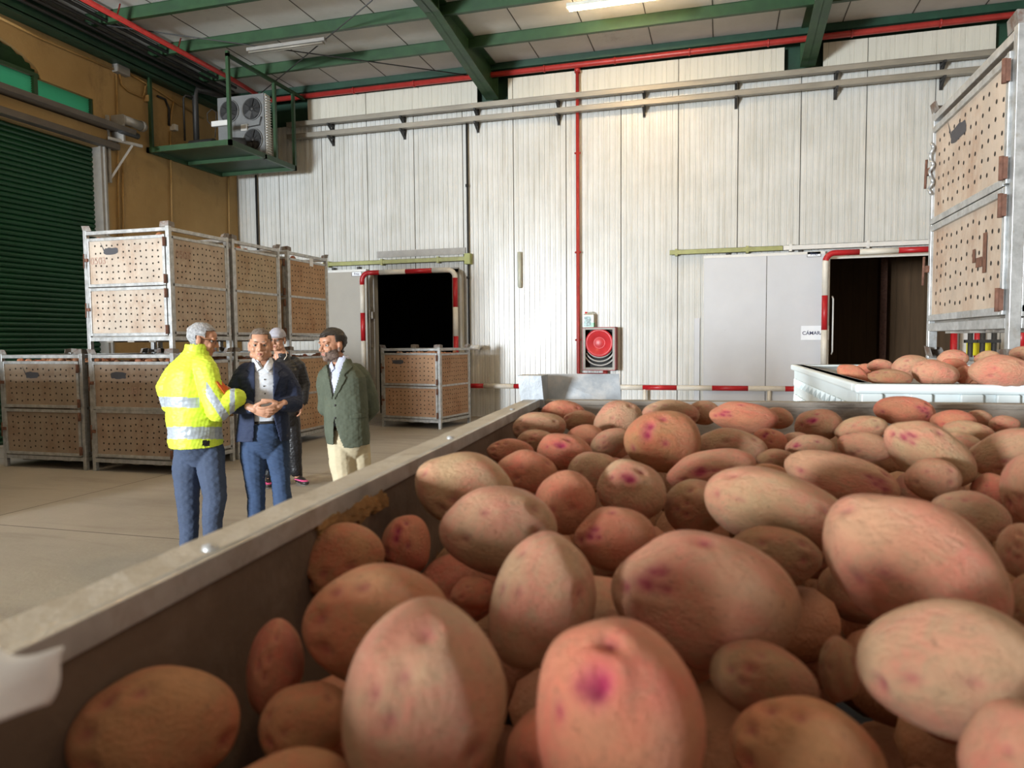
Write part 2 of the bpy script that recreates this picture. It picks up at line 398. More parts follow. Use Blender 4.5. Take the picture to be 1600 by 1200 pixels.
mb = MB(); mb.tube([(0, -.1, .05), (0, .32, .05)], .085, 0, 16); mb.tube([(0, .32, .05), (0, .38, .05)], .10, 0, 16); mb.tube([(.0, .38, .05), (0, .42, .05)], .07, 0, 16)
mb.build('motor_housing', 'grey', mo)
mb = MB(); mb.tube([(.02, -.2, -.17), (.02, .22, -.17)], .055, 0, 14); mb.build('gearbox', 'dark', mo)
mb = MB(); mb.bar((-.1, -.35, -.34), (.05, .28, -.34), .05, .05); mb.bar((.0, .1, -.36), (-.2, -.25, -1.05), .035, .035); mb.box((-.25, -.12, -.34), (.02, -.08, .14)); mb.bar((-.2, -.25, -1.1), (-.2, -.25, .1), .05, .05)
mb.build('motor_bracket', 'grey', mo)

# -------------------------------------------------------------- roof steel
for i, (y, w) in enumerate(((5.95, 'fifth'), (7.4, 'fourth'), (8.8, 'fourth'), (10.2, 'third'), (11.6, 'second'), (13.0, 'first'))):
    mb = MB(); mb.box((-10.4, y-.04, 7.0), (9.3, y+.04, 7.012)); mb.box((-10.4, y-.04, 7.012), (9.3, y-.03, 7.19)); mb.box((-10.4, y-.04, 7.185), (9.3, y+.04, 7.196))
    if i > 2 or i == 2:
        lab = {2: 'green roof purlin just entering the top left edge of the photo', 3: 'green roof purlin, third from the back wall', 4: 'green roof purlin beside the unlit lamp, second from the back wall', 5: 'green roof purlin closest to the back wall'}[i]
    else: lab = ['green roof purlin nearest the camera overhead', 'green roof purlin overhead between the nearest one and the lamps'][i]
    tag(mb.build('roof_purlin', 'green'), lab, 'beam')
for x, lab in ((-4.5, 'deep green roof beam with sloping haunch, left of the lit lamp'), (1.5, 'deep green roof beam with sloping haunch, right of the lit lamp')):
    b = empty('roof_beam', (x, 14.4, 6.5), 0, lab, 'beam')
    mb = MB()
    zb = lambda y: 6.9 if y < 11.2 else 6.9-(y-11.2)/3.2*.38
    for y0, y1 in ((2, 11.2), (11.2, 14.42)):
        a, c = zb(y0)-6.5, zb(y1)-6.5; Y0, Y1 = y0-14.4, y1-14.4
        mb.add([(-.13, Y0, a), (.13, Y0, a), (.13, Y1, c), (-.13, Y1, c), (-.13, Y0, a+.018), (.13, Y0, a+.018), (.13, Y1, c+.018), (-.13, Y1, c+.018)],
               [(0, 3, 2, 1), (4, 5, 6, 7), (0, 1, 5, 4), (1, 2, 6, 5), (2, 3, 7, 6), (3, 0, 4, 7)])
        mb.add([(-.006, Y0, a), (.006, Y0, a), (.006, Y1, c), (-.006, Y1, c), (-.006, Y0, .68), (.006, Y0, .68), (.006, Y1, .68), (-.006, Y1, .68)],
               [(0, 3, 2, 1), (4, 5, 6, 7), (0, 1, 5, 4), (1, 2, 6, 5), (2, 3, 7, 6), (3, 0, 4, 7)])
    mb.box((-.13, -12.4, .66), (.13, .02, .68)); mb.build('beam_section', 'green', b)
    mb = MB(); mb.box((-.13, .0, .02), (.13, .03, .66)); mb.build('end_plate', 'green', b)
    mb = MB(); mb.box((-.12, -3.21, .4), (.12, -3.19, .66)); mb.build('stiffener', 'green', b)
mb = MB(); mb.box((XL, 2, 6.70), (XL+.34, 14.45, 6.72)); mb.box((XL, 2, 6.72), (XL+.04, 14.45, 7.19)); mb.box((XL+.32, 2, 6.66), (XL+.34, 14.45, 6.86))
tag(mb.build('edge_beam', 'dgreen'), 'dark green edge beam running above the yellow wall', 'beam')
mb = MB(); mb.box((XL, 14.3, 7.06), (9.3, 14.42, 7.19)); tag(mb.build('edge_beam', 'dgreen'), 'dark green steel angle running along the top of the back wall', 'beam')
for i in range(5):
    mb = MB(); x = XL+.45+i*.1; z = 6.83+i*.065; mb.tube([(x, 2.2, z), (x, 13.7-.05*i, z)], .03, 0, 8)
    lab = ['lowest', 'second lowest', 'middle', 'second highest', 'highest'][i]+' dark pipe in the bundle above the yellow wall'
    tag(mb.build('refrigerant_pipe', 'dark'), lab, 'pipe', 'pipes under the eaves')
a, b_, c, d = onZ(582, 0, 6.96), onZ(400, 152, 6.96), onZ(133, 35, 6.99), onZ(728, 117, 6.99)
for p, q, lab in ((a, b_, 'thin dark brace rod crossing the ceiling diagonally, falling to the left'), (c, d, 'thin dark brace rod crossing the ceiling diagonally, falling to the right')):
    mb = MB(); mb.tube([p, q], .011, 0, 6); tag(mb.build('brace_rod', 'dark'), lab, 'rod')

# pipes
mb = MB(); mb.tube([(XL+.9, 14.33, 6.98), (9.3, 14.33, 6.98)], .055, 0, 12)
for x in np.arange(-9, 9, 1.4): mb.tube([(x, 14.33, 6.98), (x+.03, 14.33, 6.98)], .068, 0, 12)
tag(mb.build('sprinkler_pipe', 'red'), 'long horizontal red pipe along the top of the back wall', 'pipe')
rp = wb(903, 300, 14.42)
mb = MB(); mb.tube([(rp.x, 14.40, 6.92), (rp.x, 14.40, .93), (rp.x+.03, 14.40, .90), (rp.x+.55, 14.40, .90), (rp.x+.55, 14.40, .97)], .036, 0, 12)
mb.tube([(rp.x, 14.40, 6.86), (rp.x, 14.40, 6.94)], .06, 0, 12); mb.tube([(rp.x+.55, 14.4, .9), (rp.x+.55, 14.4, .985)], .05, 0, 10)
for z in (1.6, 3.35, 5.3): mb.tube([(rp.x-.06, 14.40, z), (rp.x+.06, 14.40, z)], .02, 0, 8); mb.tube([(rp.x, 14.42, z), (rp.x, 14.5, z)], .015, 0, 8)
tag(mb.build('hose_supply_pipe', 'red'), 'vertical red pipe running down the back wall to the hose cabinet', 'pipe')
mb = MB(); p0, p1, p2 = onZ(100, -18, 6.93), onZ(365, 125, 6.93), onZ(402, 148, 6.93); mb.tube([p0, p1, p2, Vector((XL+.95, 14.3, 6.95))], .045, 0, 12)
for t in (.25, .6): q = p0.lerp(p1, t); mb.tube([q, q+Vector((.08, 0, .2))], .012, 0, 6)
tag(mb.build('sprinkler_pipe', 'red'), 'red pipe hung under the ceiling beside the yellow wall', 'pipe')

# cable trays
bx = [513, 626, 742, 870, 1005, 1150, 1307, 1474]
for zc, lab, py in ((6.38, 'upper weathered metal cable tray across the back wall', 150), (6.12, 'lower weathered metal cable tray across the back wall', 170)):
    t = empty('cable_tray', (0, 14.3, zc), 0, lab, 'cable tray')
    mb = MB(); mb.box((-9.2, -.05, -.04), (8, -.045, .05)); mb.box((-9.2, .05, -.04), (8, .055, .05)); mb.box((-9.2, -.05, -.045), (8, .055, -.04)); mb.box((-9.2, -.062, .04), (8, -.045, .05))
    mb.build('channel', 'tray', t)
    for px in bx+[1640]:
        x = wb(px, 170, 14.3).x; mb = MB(); mb.box((x-.02, -.06, -.09), (x+.02, .2, -.045)); mb.bar((x, -.04, -.07), (x, .19, -.2), .035, .03); mb.box((x-.025, .17, -.22), (x+.025, .2, .0)); mb.build('bracket', 'dark', t)

# conduits on the back wall
mb = MB(); mb.tube([(-5.07, 14.44, .02), (-5.07, 14.44, 6.1)], .022, 0, 8)
for z in (1.3, 2.9, 4.8): mb.tube([(-5.07, 14.42, z), (-5.07, 14.42, z+.05)], .035, 0, 8)
tag(mb.build('cable_conduit', 'black'), 'thin black vertical conduit right of the black doorway', 'conduit')
mb = MB(); mb.tube([(-10.15, 14.44, .02), (-10.15, 14.44, 5.4)], .025, 0, 8); tag(mb.build('cable_conduit', 'black'), 'thin black vertical conduit beside the yellow wall corner', 'conduit')
# conduits on the yellow wall
def wcond(pts, lab, r=.02, m='cream'):
    mb = MB(); mb.tube([wl(x, y, XL+.035) for x, y in pts], r, 0, 8); tag(mb.build('cable_conduit', m), lab, 'conduit')
wcond([(0, 28), (60, 58), (120, 84), (176, 108)], 'cream conduit sloping across the yellow wall above the arched louvre')
wcond([(182, 116), (184, 200), (186, 400)], 'left cream conduit of the pair beside the roller shutter')
wcond([(192, 255), (193, 400)], 'right cream conduit of the pair beside the roller shutter')
wcond([(187, 116), (190, 132), (200, 142), (222, 152), (226, 145), (227, 136), (234, 131)], 'cream conduit looping from the junction box to the small switch box')
wcond([(197, 112), (240, 137), (275, 160), (318, 185)], 'cream conduit rising along the eaves right of the junction box')
wcond([(266, 205), (268, 300), (270, 420)], 'cream conduit dropping from the small white box on the yellow wall')
wcond([(272, 158), (268, 175), (266, 196)], 'short cream conduit above the small white box')
wcond([(246, 150), (258, 155), (264, 170), (264, 196)], 'black cable curving down to the small white box', .022, 'black')
wcond([(357, 275), (359, 400)], 'cream conduit under the green platform near the wall corner')
def wbox(cx, cy, w, h, name, m, lab, cat, dep=.12):
    p = wl(cx, cy); mb = MB(); mb.box((XL, p.y-w/2, p.z-h/2), (XL+dep, p.y+w/2, p.z+h/2)); mb.box((XL+dep, p.y-w/2+.01, p.z-h/2+.01), (XL+dep+.006, p.y+w/2-.01, p.z+h/2-.01))
    tag(mb.build(name, m, None, .006), lab, cat)
wbox(185, 105, .30, .27, 'junction_box', 'grey', 'large grey junction box high on the yellow wall', 'junction box')
wbox(227, 155, .09, .12, 'switch_box', 'cream', 'small cream switch box below the eaves conduit', 'switch')
wbox(268, 200, .10, .12, 'socket_box', 'whitem', 'small white socket box on the yellow wall left of the green platform', 'socket')

# fluorescent battens
for x, on, lab in ((-8.35, False, 'unlit fluorescent batten lamp above the green platform'), (-2.4, True, 'lit warm fluorescent batten lamp at the top of the photo')):
    t = empty('fluorescent_lamp', (x, 11.75, 6.98), 0, lab, 'lamp', None)
    mb = MB(); mb.box((0, -.05, -.06), (1.6, .05, 0)); mb.build('lamp_housing', 'whitem' if on else 'grey', t, .005)
    for yy in (-.03, .03):
        mb = MB(); mb.tube([(.04, yy, -.085), (1.56, yy, -.085)], .018, 0, 10); mb.build('lamp_tube', 'fluo_on' if on else 'fluo_off', t)

for x, y, lab in ((-2.4, 5.9, 'added unseen fluorescent batten lamp overhead, one bay nearer than the visible lit one'), (-8.35, 5.9, 'added unseen fluorescent batten lamp overhead above the aisle by the shutter'), (3.6, 5.9, 'added unseen fluorescent batten lamp overhead above the right hand stack')):  # unseen lamps added to brighten the ceiling and floor
    t = empty('fluorescent_lamp', (x, y, 6.98), 0, lab, 'lamp', None)
    mb = MB(); mb.box((0, -.05, -.06), (1.6, .05, 0)); mb.build('lamp_housing', 'whitem', t, .005)
    for yy in (-.03, .03):
        mb = MB(); mb.tube([(.04, yy, -.085), (1.56, yy, -.085)], .018, 0, 10); mb.build('lamp_tube', 'fluo_on', t)

# -------------------------------------------------------------- cold room doors, barriers
def hoop(name, pts, lab, seg=.62, r=.052, start=0, first=None):
    root = empty(name, pts[0], 0, lab, 'barrier'); P = [Vector(p) for p in pts]; O = P[0].copy()
    L = [0]
    for a, b in zip(P, P[1:]): L.append(L[-1]+(b-a).length)
    def at(s):
        for i in range(len(P)-1):
            if s <= L[i+1]+1e-9: return P[i].lerp(P[i+1], (s-L[i])/(L[i+1]-L[i]))
        return P[-1]
    s = 0; k = start; mb = MB(); bounds = [0]; nx = first or seg
    while nx < L[-1]-.05: bounds.append(nx); nx += seg
    bounds.append(L[-1])
    for a, b in zip(bounds, bounds[1:]):
        ss = sorted(set([a, b]+[l for l in L if a < l < b])); mb.tube([at(q)-O for q in ss], r, k % 2, 14); k += 1
    mb.build('barrier_tube', ['redb', 'whiteb'], root); return root
def rounded(x0, x1, y, z, r=.16):
    p = [(x0, y, 0)]
    for i in range(7): a = math.pi - i*math.pi/12; p.append((x0+r+r*math.cos(a), y, z-r+r*math.sin(a)))
    for i in range(7): a = math.pi/2 - i*math.pi/12; p.append((x1-r+r*math.cos(a), y, z-r+r*math.sin(a)))
    p.append((x1, y, 0)); return p
yh = 14.12
hx0, hx1, hz = wb(567, 500, yh).x, wb(712, 500, yh).x, wb(640, 424, yh).z
r1 = hoop('crash_barrier', rounded(hx0, hx1, yh, hz), 'red and white striped tube hoop around the black doorway', seg=.60, first=.42, start=1)
gx0, gz = wb(1289, 450, yh).x, wb(1330, 394, yh).z
r2 = hoop('crash_barrier', rounded(gx0, 4.25, yh, gz), 'red and white striped tube hoop around the brown cold room doorway', seg=.62, first=.5, start=1)
ra, rb = wb(733, 604, 14.3), wb(1268, 609, 14.3)
r3 = hoop('barrier_rail', [(ra.x, 14.3, .66), (rb.x, 14.3, .66)], 'low horizontal red and white striped rail along the back wall', seg=.655, first=wb(756, 604, 14.3).x-ra.x, start=0, r=.05)
mb = MB()
for x in (-3.6, -1.4, .9): mb.tube([(x-ra.x, 0, -.66), (x-ra.x, 0, -.03)], .035, 0, 10)
mb.build('post', 'whiteb', r3)
for (x0, x1, z), nm in ((D1, 'trim_1'), (D2, 'trim_2')):
    mb = MB(); w = .11
    for xa, xb in ((x0-w, x0+.02), (x1-.02, x1+w)): mb.box((xa, YB-.05, 0), (xb, YB-.003, z+.04))
    mb.box((x0-w, YB-.05, z-.03), (x1+w, YB-.003, z+.07)); tag(mb.build(nm, 'whitem' if nm == 'trim_2' else 'grey'), kind='structure')
def track(name, x0, x1, z, m, lab):
    mb = MB(); mb.box((x0, YB-.14, z), (x1, YB-.135, z+.09)); mb.box((x0, YB-.14, z+.085), (x1, YB-.02, z+.09)); mb.box((x0, YB-.14, z), (x1, YB-.10, z+.006))
    x = x0+.1
    while x < x1: mb.box((x, YB-.15, z-.02), (x+.05, YB-.003, z+.11)); x += 1.3
    tag(mb.build(name, m), lab, 'door track')
track('door_track', -8.45, wb(730, 408).x, 3.27, 'track', 'long olive sliding door track above the black doorway')
mb = MB(); e = wb(731, 408).x; mb.box((e-.02, YB-.17, 3.2), (e+.10, YB-.01, 3.42)); tag(mb.build('track_end_stop', 'endstop'), 'yellow green end stop on the right tip of the door track', 'bracket')
track('door_track', wb(1047, 396).x, wb(1222, 388).x, 3.22, 'track', 'olive sliding door track above the left of the grey sliding door')
track('door_track', wb(1223, 388).x, 4.6, 3.22, 'whitem', 'white sliding door track above the brown cold room doorway')
mb = MB(); mb.box((wb(590, 400).x, YB-.03, 3.42), (wb(728, 400).x, YB-.003, 3.56)); tag(mb.build('track_cover', 'grey'), 'long flat grey cover strip above the olive door track', 'cover')
def sliding(name, x0, x1, m, lab, seam=None):
    t = empty(name, ((x0+x1)/2, YB-.09, .03), 0, lab, 'door'); w = (x1-x0)/2
    mb = MB(); mb.box((-w, -.035, 0), (w, .035, 3.10)); 
    if seam: mb.box((seam-(x0+x1)/2-.006, -.0365, 0), (seam-(x0+x1)/2+.006, -.035, 3.10), 1)
    mb.build('door_leaf', [m, 'seam'], t, 0)
    mb = MB(); mb.box((-w, -.045, 3.10), (w, .04, 3.15)); mb.box((-w-.012, -.045, 0), (-w, .04, 3.15)); mb.build('door_edge', 'whitem', t)
    mb = MB()
    for s in (-.6, .6): mb.box((s*w-.03, -.02, 3.15), (s*w+.03, .02, 3.21))
    mb.build('roller', 'dark', t); return t
s1 = sliding('sliding_door', -8.42, -7.4, 'doorshade', 'shade-darkened grey sliding door panel pushed open left of the black doorway')
s2 = sliding('sliding_door', wb(1100, 450).x, wb(1287, 450).x, 'doorgrey', 'large pale grey sliding door panel left of the brown doorway', wb(1197, 450).x)
sg = empty('paper_sign', (wb(1268, 520, 14.36).x+.06, 14.372, wb(1266, 520, 14.36).z), 0, 'white paper sign reading CÁMARA 1 on the grey sliding door', 'sign')
mb = MB(); mb.box((-.24, -.003, -.13), (.24, 0, .13)); mb.build('sign_sheet', 'paper', sg)
text_mesh('sign_text', 'CÁMARA 1', .09, 'ink', sg, (0, -.005, -.035), bold=.0015)
for q, lab in ((wb(1272, 397, 14.36), 'small white maker plate on the top corner of the grey sliding door'), (wb(557, 428, 14.36), 'small pale maker plate on the top corner of the shade-darkened sliding door')):
    t = empty('maker_plate', q+Vector((0, .01, 0)), 0, lab, 'plate')
    mb = MB(); mb.box((-.12, -.004, -.05), (.12, 0, .05), 1); mb.box((-.112, -.005, -.042), (.112, -.004, .042), 0); mb.build('plate_board', ['paper', 'dark'], t)
    text_mesh('plate_text', 'Frio', .075, 'ink', t, (0, -.006, -.025), bold=.001)
mb = MB(); mb.box((wb(1089, 550).x-.05, YB-.03, .35), (wb(1089, 550).x+.05, YB-.003, 2.0)); tag(mb.build('wall_strip', 'doorgrey'), 'narrow blue grey vertical strip left of the grey sliding door', 'strip')
h = wb(1302, 500, 14.2); mb = MB(); mb.tube([(h.x, 14.35, 2.35), (h.x, 14.25, 2.3), (h.x, 14.25, 1.35), (h.x, 14.35, 1.3)], .014, 0, 8); tag(mb.build('pull_handle', 'whitem'), 'thin white pull bar beside the brown doorway', 'handle')
h = wb(574, 500, 14.2); mb = MB(); mb.tube([(h.x, 14.4, 2.35), (h.x, 14.3, 2.3), (h.x, 14.3, 1.5), (h.x, 14.4, 1.45)], .018, 0, 8); mb.box((h.x-.05, 14.35, 2.1), (h.x+.05, 14.47, 2.25)); tag(mb.build('pull_handle', 'grey'), 'grey latch bar on the left jamb of the black doorway', 'handle')
p = wb(811, 405, 14.4); q = wb(811, 450, 14.4)
mb = MB(); mb.tube([(p.x, 14.43, p.z+.15), (p.x, 14.43, q.z+.03), (p.x, 14.43, q.z)], [.04, .04, .02], 0, 12); mb.box((p.x-.02, 14.43, p.z-.05), (p.x+.02, 14.5, p.z)); tag(mb.build('wall_tube', 'canplastic'), 'short vertical clear tube fixed on the ribbed wall above the hose cabinet', 'tube')  # plain tube shaped after a rod-like reflective mark, not a lamp
p = wb(745, 543, 14.2); mb = MB(); mb.tube([(p.x-.12, 14.05, p.z), (p.x+.1, 14.05, p.z)], .055, 0, 14); mb.tube([(p.x, 14.05, p.z), (p.x, 14.5, p.z)], .03, 0, 8); tag(mb.build('drain_pipe_stub', 'whitem'), 'short white pipe stub sticking out of the wall right of the single crate', 'pipe')

# hose reel cabinet, canister
x0, x1, z0, z1 = wb(910, 540, 14.18).x, wb(962, 540, 14.18).x, wb(940, 579, 14.18).z, wb(940, 511, 14.18).z
hc = empty('fire_hose_cabinet', ((x0+x1)/2, 14.18, z0), 0, 'red wall cabinet with a glazed door and red hose reel', 'fire hose cabinet')
W, Hh = (x1-x0)/2, z1-z0
mb = MB(); mb.box((-W, .295, 0), (W, .30, Hh)); mb.box((-W, 0, 0), (-W+.012, .295, Hh)); mb.box((W-.012, 0, 0), (W, .295, Hh)); mb.box((-W, 0, 0), (W, .295, .012)); mb.box((-W, 0, Hh-.012), (W, .295, Hh)); mb.build('cabinet_body', 'cabred', hc)
mb = MB(); mb.box((-W+.012, .2, .012), (W-.012, .204, Hh-.012)); mb.build('cabinet_back', 'black', hc)
fr = .062
mb = MB(); mb.box((-W+.005, -.018, .0), (-W+fr, 0, Hh)); mb.box((W-fr, -.018, 0), (W-.005, 0, Hh)); mb.box((-W+fr, -.018, Hh-fr*.8), (W-fr, 0, Hh)); mb.box((-W+fr, -.018, 0), (W-fr, 0, fr)); dr = mb.build('door', 'grey', hc, .004)
mb = MB(); mb.box((-W+.0, -.020, Hh-.016), (W, -.0181, Hh)); mb.box((-W, -.02, 0), (-W+.014, -.0181, Hh)); mb.box((W-.016, -.02, 0), (W, -.0181, Hh)); mb.box((-W, -.02, 0), (W, -.0181, .016)); mb.build('door_border', 'cabred', dr)
mb = MB(); R0 = W-fr+.01; cz = Hh-fr-R0+.03
mb.lathe([(0, .03), (.09, .03), (.1, .035), (R0*.45, .036), (R0*.47, .02), (R0*.80, .022), (R0*.84, .012), (R0*.98, .012), (R0, .03), (R0, .06), (0, .06)], (0, 0, cz), 'Y', 40); mb.build('hose_reel', 'hosered', hc)
mb = MB()
for k, rr in enumerate((R0*.93, R0*1.05, R0*1.17)):
    mb.tube([(rr*math.cos(a), .09+.02*k, cz-.05-.05*k+rr*math.sin(a)*.92) for a in np.linspace(math.pi*1.13, math.pi*1.87, 18)], .016, 0, 10)
mb.build('fire_hose', 'hosewhite', hc)
a, c = wb(912, 500, 14.38), wb(928.5, 500, 14.38); zt = z1
jc = empty('jerrycan', ((a.x+c.x)/2, 14.38, z1+.002), 0, 'plastic jerrycan with green liquid on top of the red hose cabinet', 'jerrycan'); w = (c.x-a.x)/2
mb = MB(); mb.box((-w, -.07, 0), (w, .07, .09), 1); mb.box((-w, -.07, .09), (w, .07, .245), 0); mb.add([(-w, -.07, .245), (w, -.07, .245), (w, .07, .245), (-w, .07, .245), (-w*.7, -.04, .275), (w*.9, -.04, .275), (w*.9, .04, .275), (-w*.7, .04, .275)], [(0, 1, 5, 4), (1, 2, 6, 5), (2, 3, 7, 6), (3, 0, 4, 7), (4, 5, 6, 7)], 0); mb.build('can_body', ['canplastic', 'greenliq'], jc, 0)
mb = MB(); mb.box((-w*.75, -.0715, .02), (w*.5, -.07, .215), 0); mb.build('can_label', 'blueprint', jc)
mb = MB(); mb.lathe([(.026, .27), (.026, .31), (0, .31)], (-w*.55, 0, 0), 'Z', 14); mb.build('can_cap', 'hosered', jc)
mb = MB(); mb.tube([(-w*.2, 0, .27), (0, 0, .30), (w*.6, 0, .30), (w*.8, 0, .27)], .012, 0, 8); mb.build('can_handle', 'canplastic', jc)

# hanging platform with condensing unit
X0, X1, Y0, Y1, PZ = XL+.02, -8.78, 11.75, 13.95, 5.34
pf = empty('hanging_platform', ((X0+X1)/2, (Y0+Y1)/2, PZ), 0, 'green steel platform hung from the roof in the corner', 'platform')
cx, cy = (X0+X1)/2, (Y0+Y1)/2; hw, hd = (X1-X0)/2, (Y1-Y0)/2
mb = MB()
mb.box((-hw, -hd, -.05), (hw, -hd+.06, .05)); mb.box((-hw, hd-.06, -.05), (hw, hd, .05)); mb.box((-hw, -hd, -.05), (-hw+.06, hd, .05)); mb.box((hw-.06, -hd, -.05), (hw, hd, .05)); mb.box((-hw, -.03, -.05), (hw, .03, .03))
mb.build('platform_frame', 'green', pf)
mb = MB(); mb.box((-hw+.06, -hd+.06, .02), (hw-.06, hd-.06, .03)); mb.build('deck_plate', 'dgreen', pf)
for (x, y, zt) in ((-hw+.1, -hd+.03, 7.0), (hw-.03, -hd+.03, 7.0), (hw-.03, hd*.35, 6.9), (hw-.03, hd-.03, 6.9)):
    mb = MB(); mb.box((x-.03, y-.03, .05), (x+.03, y+.03, zt-PZ)); mb.build('hanger_post', 'green', pf)
mb = MB(); mb.box((hw-.06, -hd, 6.9-PZ), (hw, hd+.4, 6.96-PZ)); mb.build('top_rail', 'green', pf)
cu = empty('condensing_unit', (-9.40, 13.0, PZ+.03), 0, 'grey condensing unit with three fans on the hanging platform', 'condenser')
mb = MB(); mb.box((-.60, 0, .05), (.50, .02, 1.27)); mb.box((-.60, .02, .05), (-.58, .2, 1.27)); mb.box((-.6, .02, 1.25), (.5, .2, 1.27)); mb.build('housing', 'fan', cu)
for (fx, fz) in ((-.32, .98), (.22, .98), (.22, .36)):
    mb = MB(); mb.lathe([(.23, -.01), (.235, -.03), (.22, -.03), (.215, .0)], (fx, 0, fz), 'Y', 28); mb.lathe([(.22, -.004), (0, -.004)], (fx, 0, fz), 'Y', 28, 1)
    f_ = mb.build('fan_shroud', ['fan', 'black'], cu)
    mb = MB(); mb.lathe([(0, -.035), (.05, -.035), (.055, -.006)], (fx, 0, fz), 'Y', 16)
    for k in range(5):
        a = 2*math.pi*k/5; mb.add([(fx+.05*math.cos(a), -.03, fz+.05*math.sin(a)), (fx+.2*math.cos(a), -.03, fz+.2*math.sin(a)), (fx+.2*math.cos(a+.7), -.008, fz+.2*math.sin(a+.7)), (fx+.05*math.cos(a+.9), -.008, fz+.05*math.sin(a+.9))], [(0, 1, 2, 3)])
    mb.build('fan_blade', 'dark', cu)
mb = MB()
for i in range(22): z = .08+i*.053; mb.box((.5, .03, z), (.55, .18, z+.012))
mb.box((.50, .03, .05), (.51, .2, 1.27)); mb.build('cooling_fins', 'whitem', cu)
mb = MB(); mb.tube([(-.9, -.45, .2), (-.35, -.45, .2)], .12, 0, 16); mb.tube([(.02, -.5, .16), (.3, -.35, .16)], .14, 0, 16); mb.box((-.9, -.6, .0), (.4, -.3, .05)); mb.build('compressor', 'dark', cu)
mb = MB(); mb.tube([(-.98, -.2, .1), (-.98, -.2, 1.3), (-.93, -.2, 1.42), (-.7, .3, 1.42)], .06, 0, 12); mb.tube([(-1.1, -.4, .35), (-1.1, -.4, 1.2), (-1.05, -.4, 1.25), (-.98, -.2, 1.25)], .02, 0, 8); mb.build('suction_pipe', 'dark', cu)
mb = MB(); mb.box((-.28, -.62, .50), (.1, -.56, .60)); mb.box((-.02, -.05, .55), (.12, 0, .68)); mb.build('pressure_switch', 'whitem', cu)
mb = MB(); mb.tube([(-.25, -.6, .5), (-.38, -.6, .62), (-.4, -.58, .78), (-.3, -.56, .86), (-.2, -.56, .78), (-.25, -.56, .3)], .008, 0, 6); mb.build('control_cable', 'dark', cu); mb = MB(); mb.tube([(.1, -.02, .62), (.4, -.03, .64), (.45, -.03, .8)], .01, 0, 6); mb.build('control_cable', 'dark', cu)
# far right, seen through the gap under the stacked crate
p = wb(1493, 540, 14.0); r4 = hoop('bollard', [(p.x, 14.1, 0), (p.x, 14.1, 2.2)], 'red and white striped post seen under the raised crate', seg=.75, first=.2, start=0, r=.055)
p = wb(1596, 540, 12.0); hoop('bollard', [(p.x, 12.0, 0), (p.x, 12.0, 1.75)], 'red and white striped post at the right edge of the photo', seg=.55, first=.85, start=0, r=.07)
p = wb(1530, 540, 13.5); mb = MB(); mb.box((p.x-.18, 13.5, p.z-.16), (p.x+.2, 13.52, p.z+.06)); mb.box((p.x-.02, 13.52, 0), (p.x+.02, 13.56, p.z)); tag(mb.build('warning_board', 'yellow'), 'yellow board on a post seen under the raised crate', 'board')
for px, lab in ((1516, 'left dark post seen under the raised crate'), (1535, 'middle dark post seen under the raised crate'), (1553, 'right dark post seen under the raised crate')):
    p = wb(px, 540, 13.0); mb = MB(); mb.tube([(p.x, 13.0, 0), (p.x, 13.0, 2.1)], .04, 0, 10); mb.box((p.x-.08, 12.95, 1.5), (p.x+.08, 13.05, 1.55)); mb.box((p.x-.07, 12.9, 0), (p.x+.07, 13.1, .02)); tag(mb.build('rack_post', 'dark'), lab, 'post', 'dark posts far right')
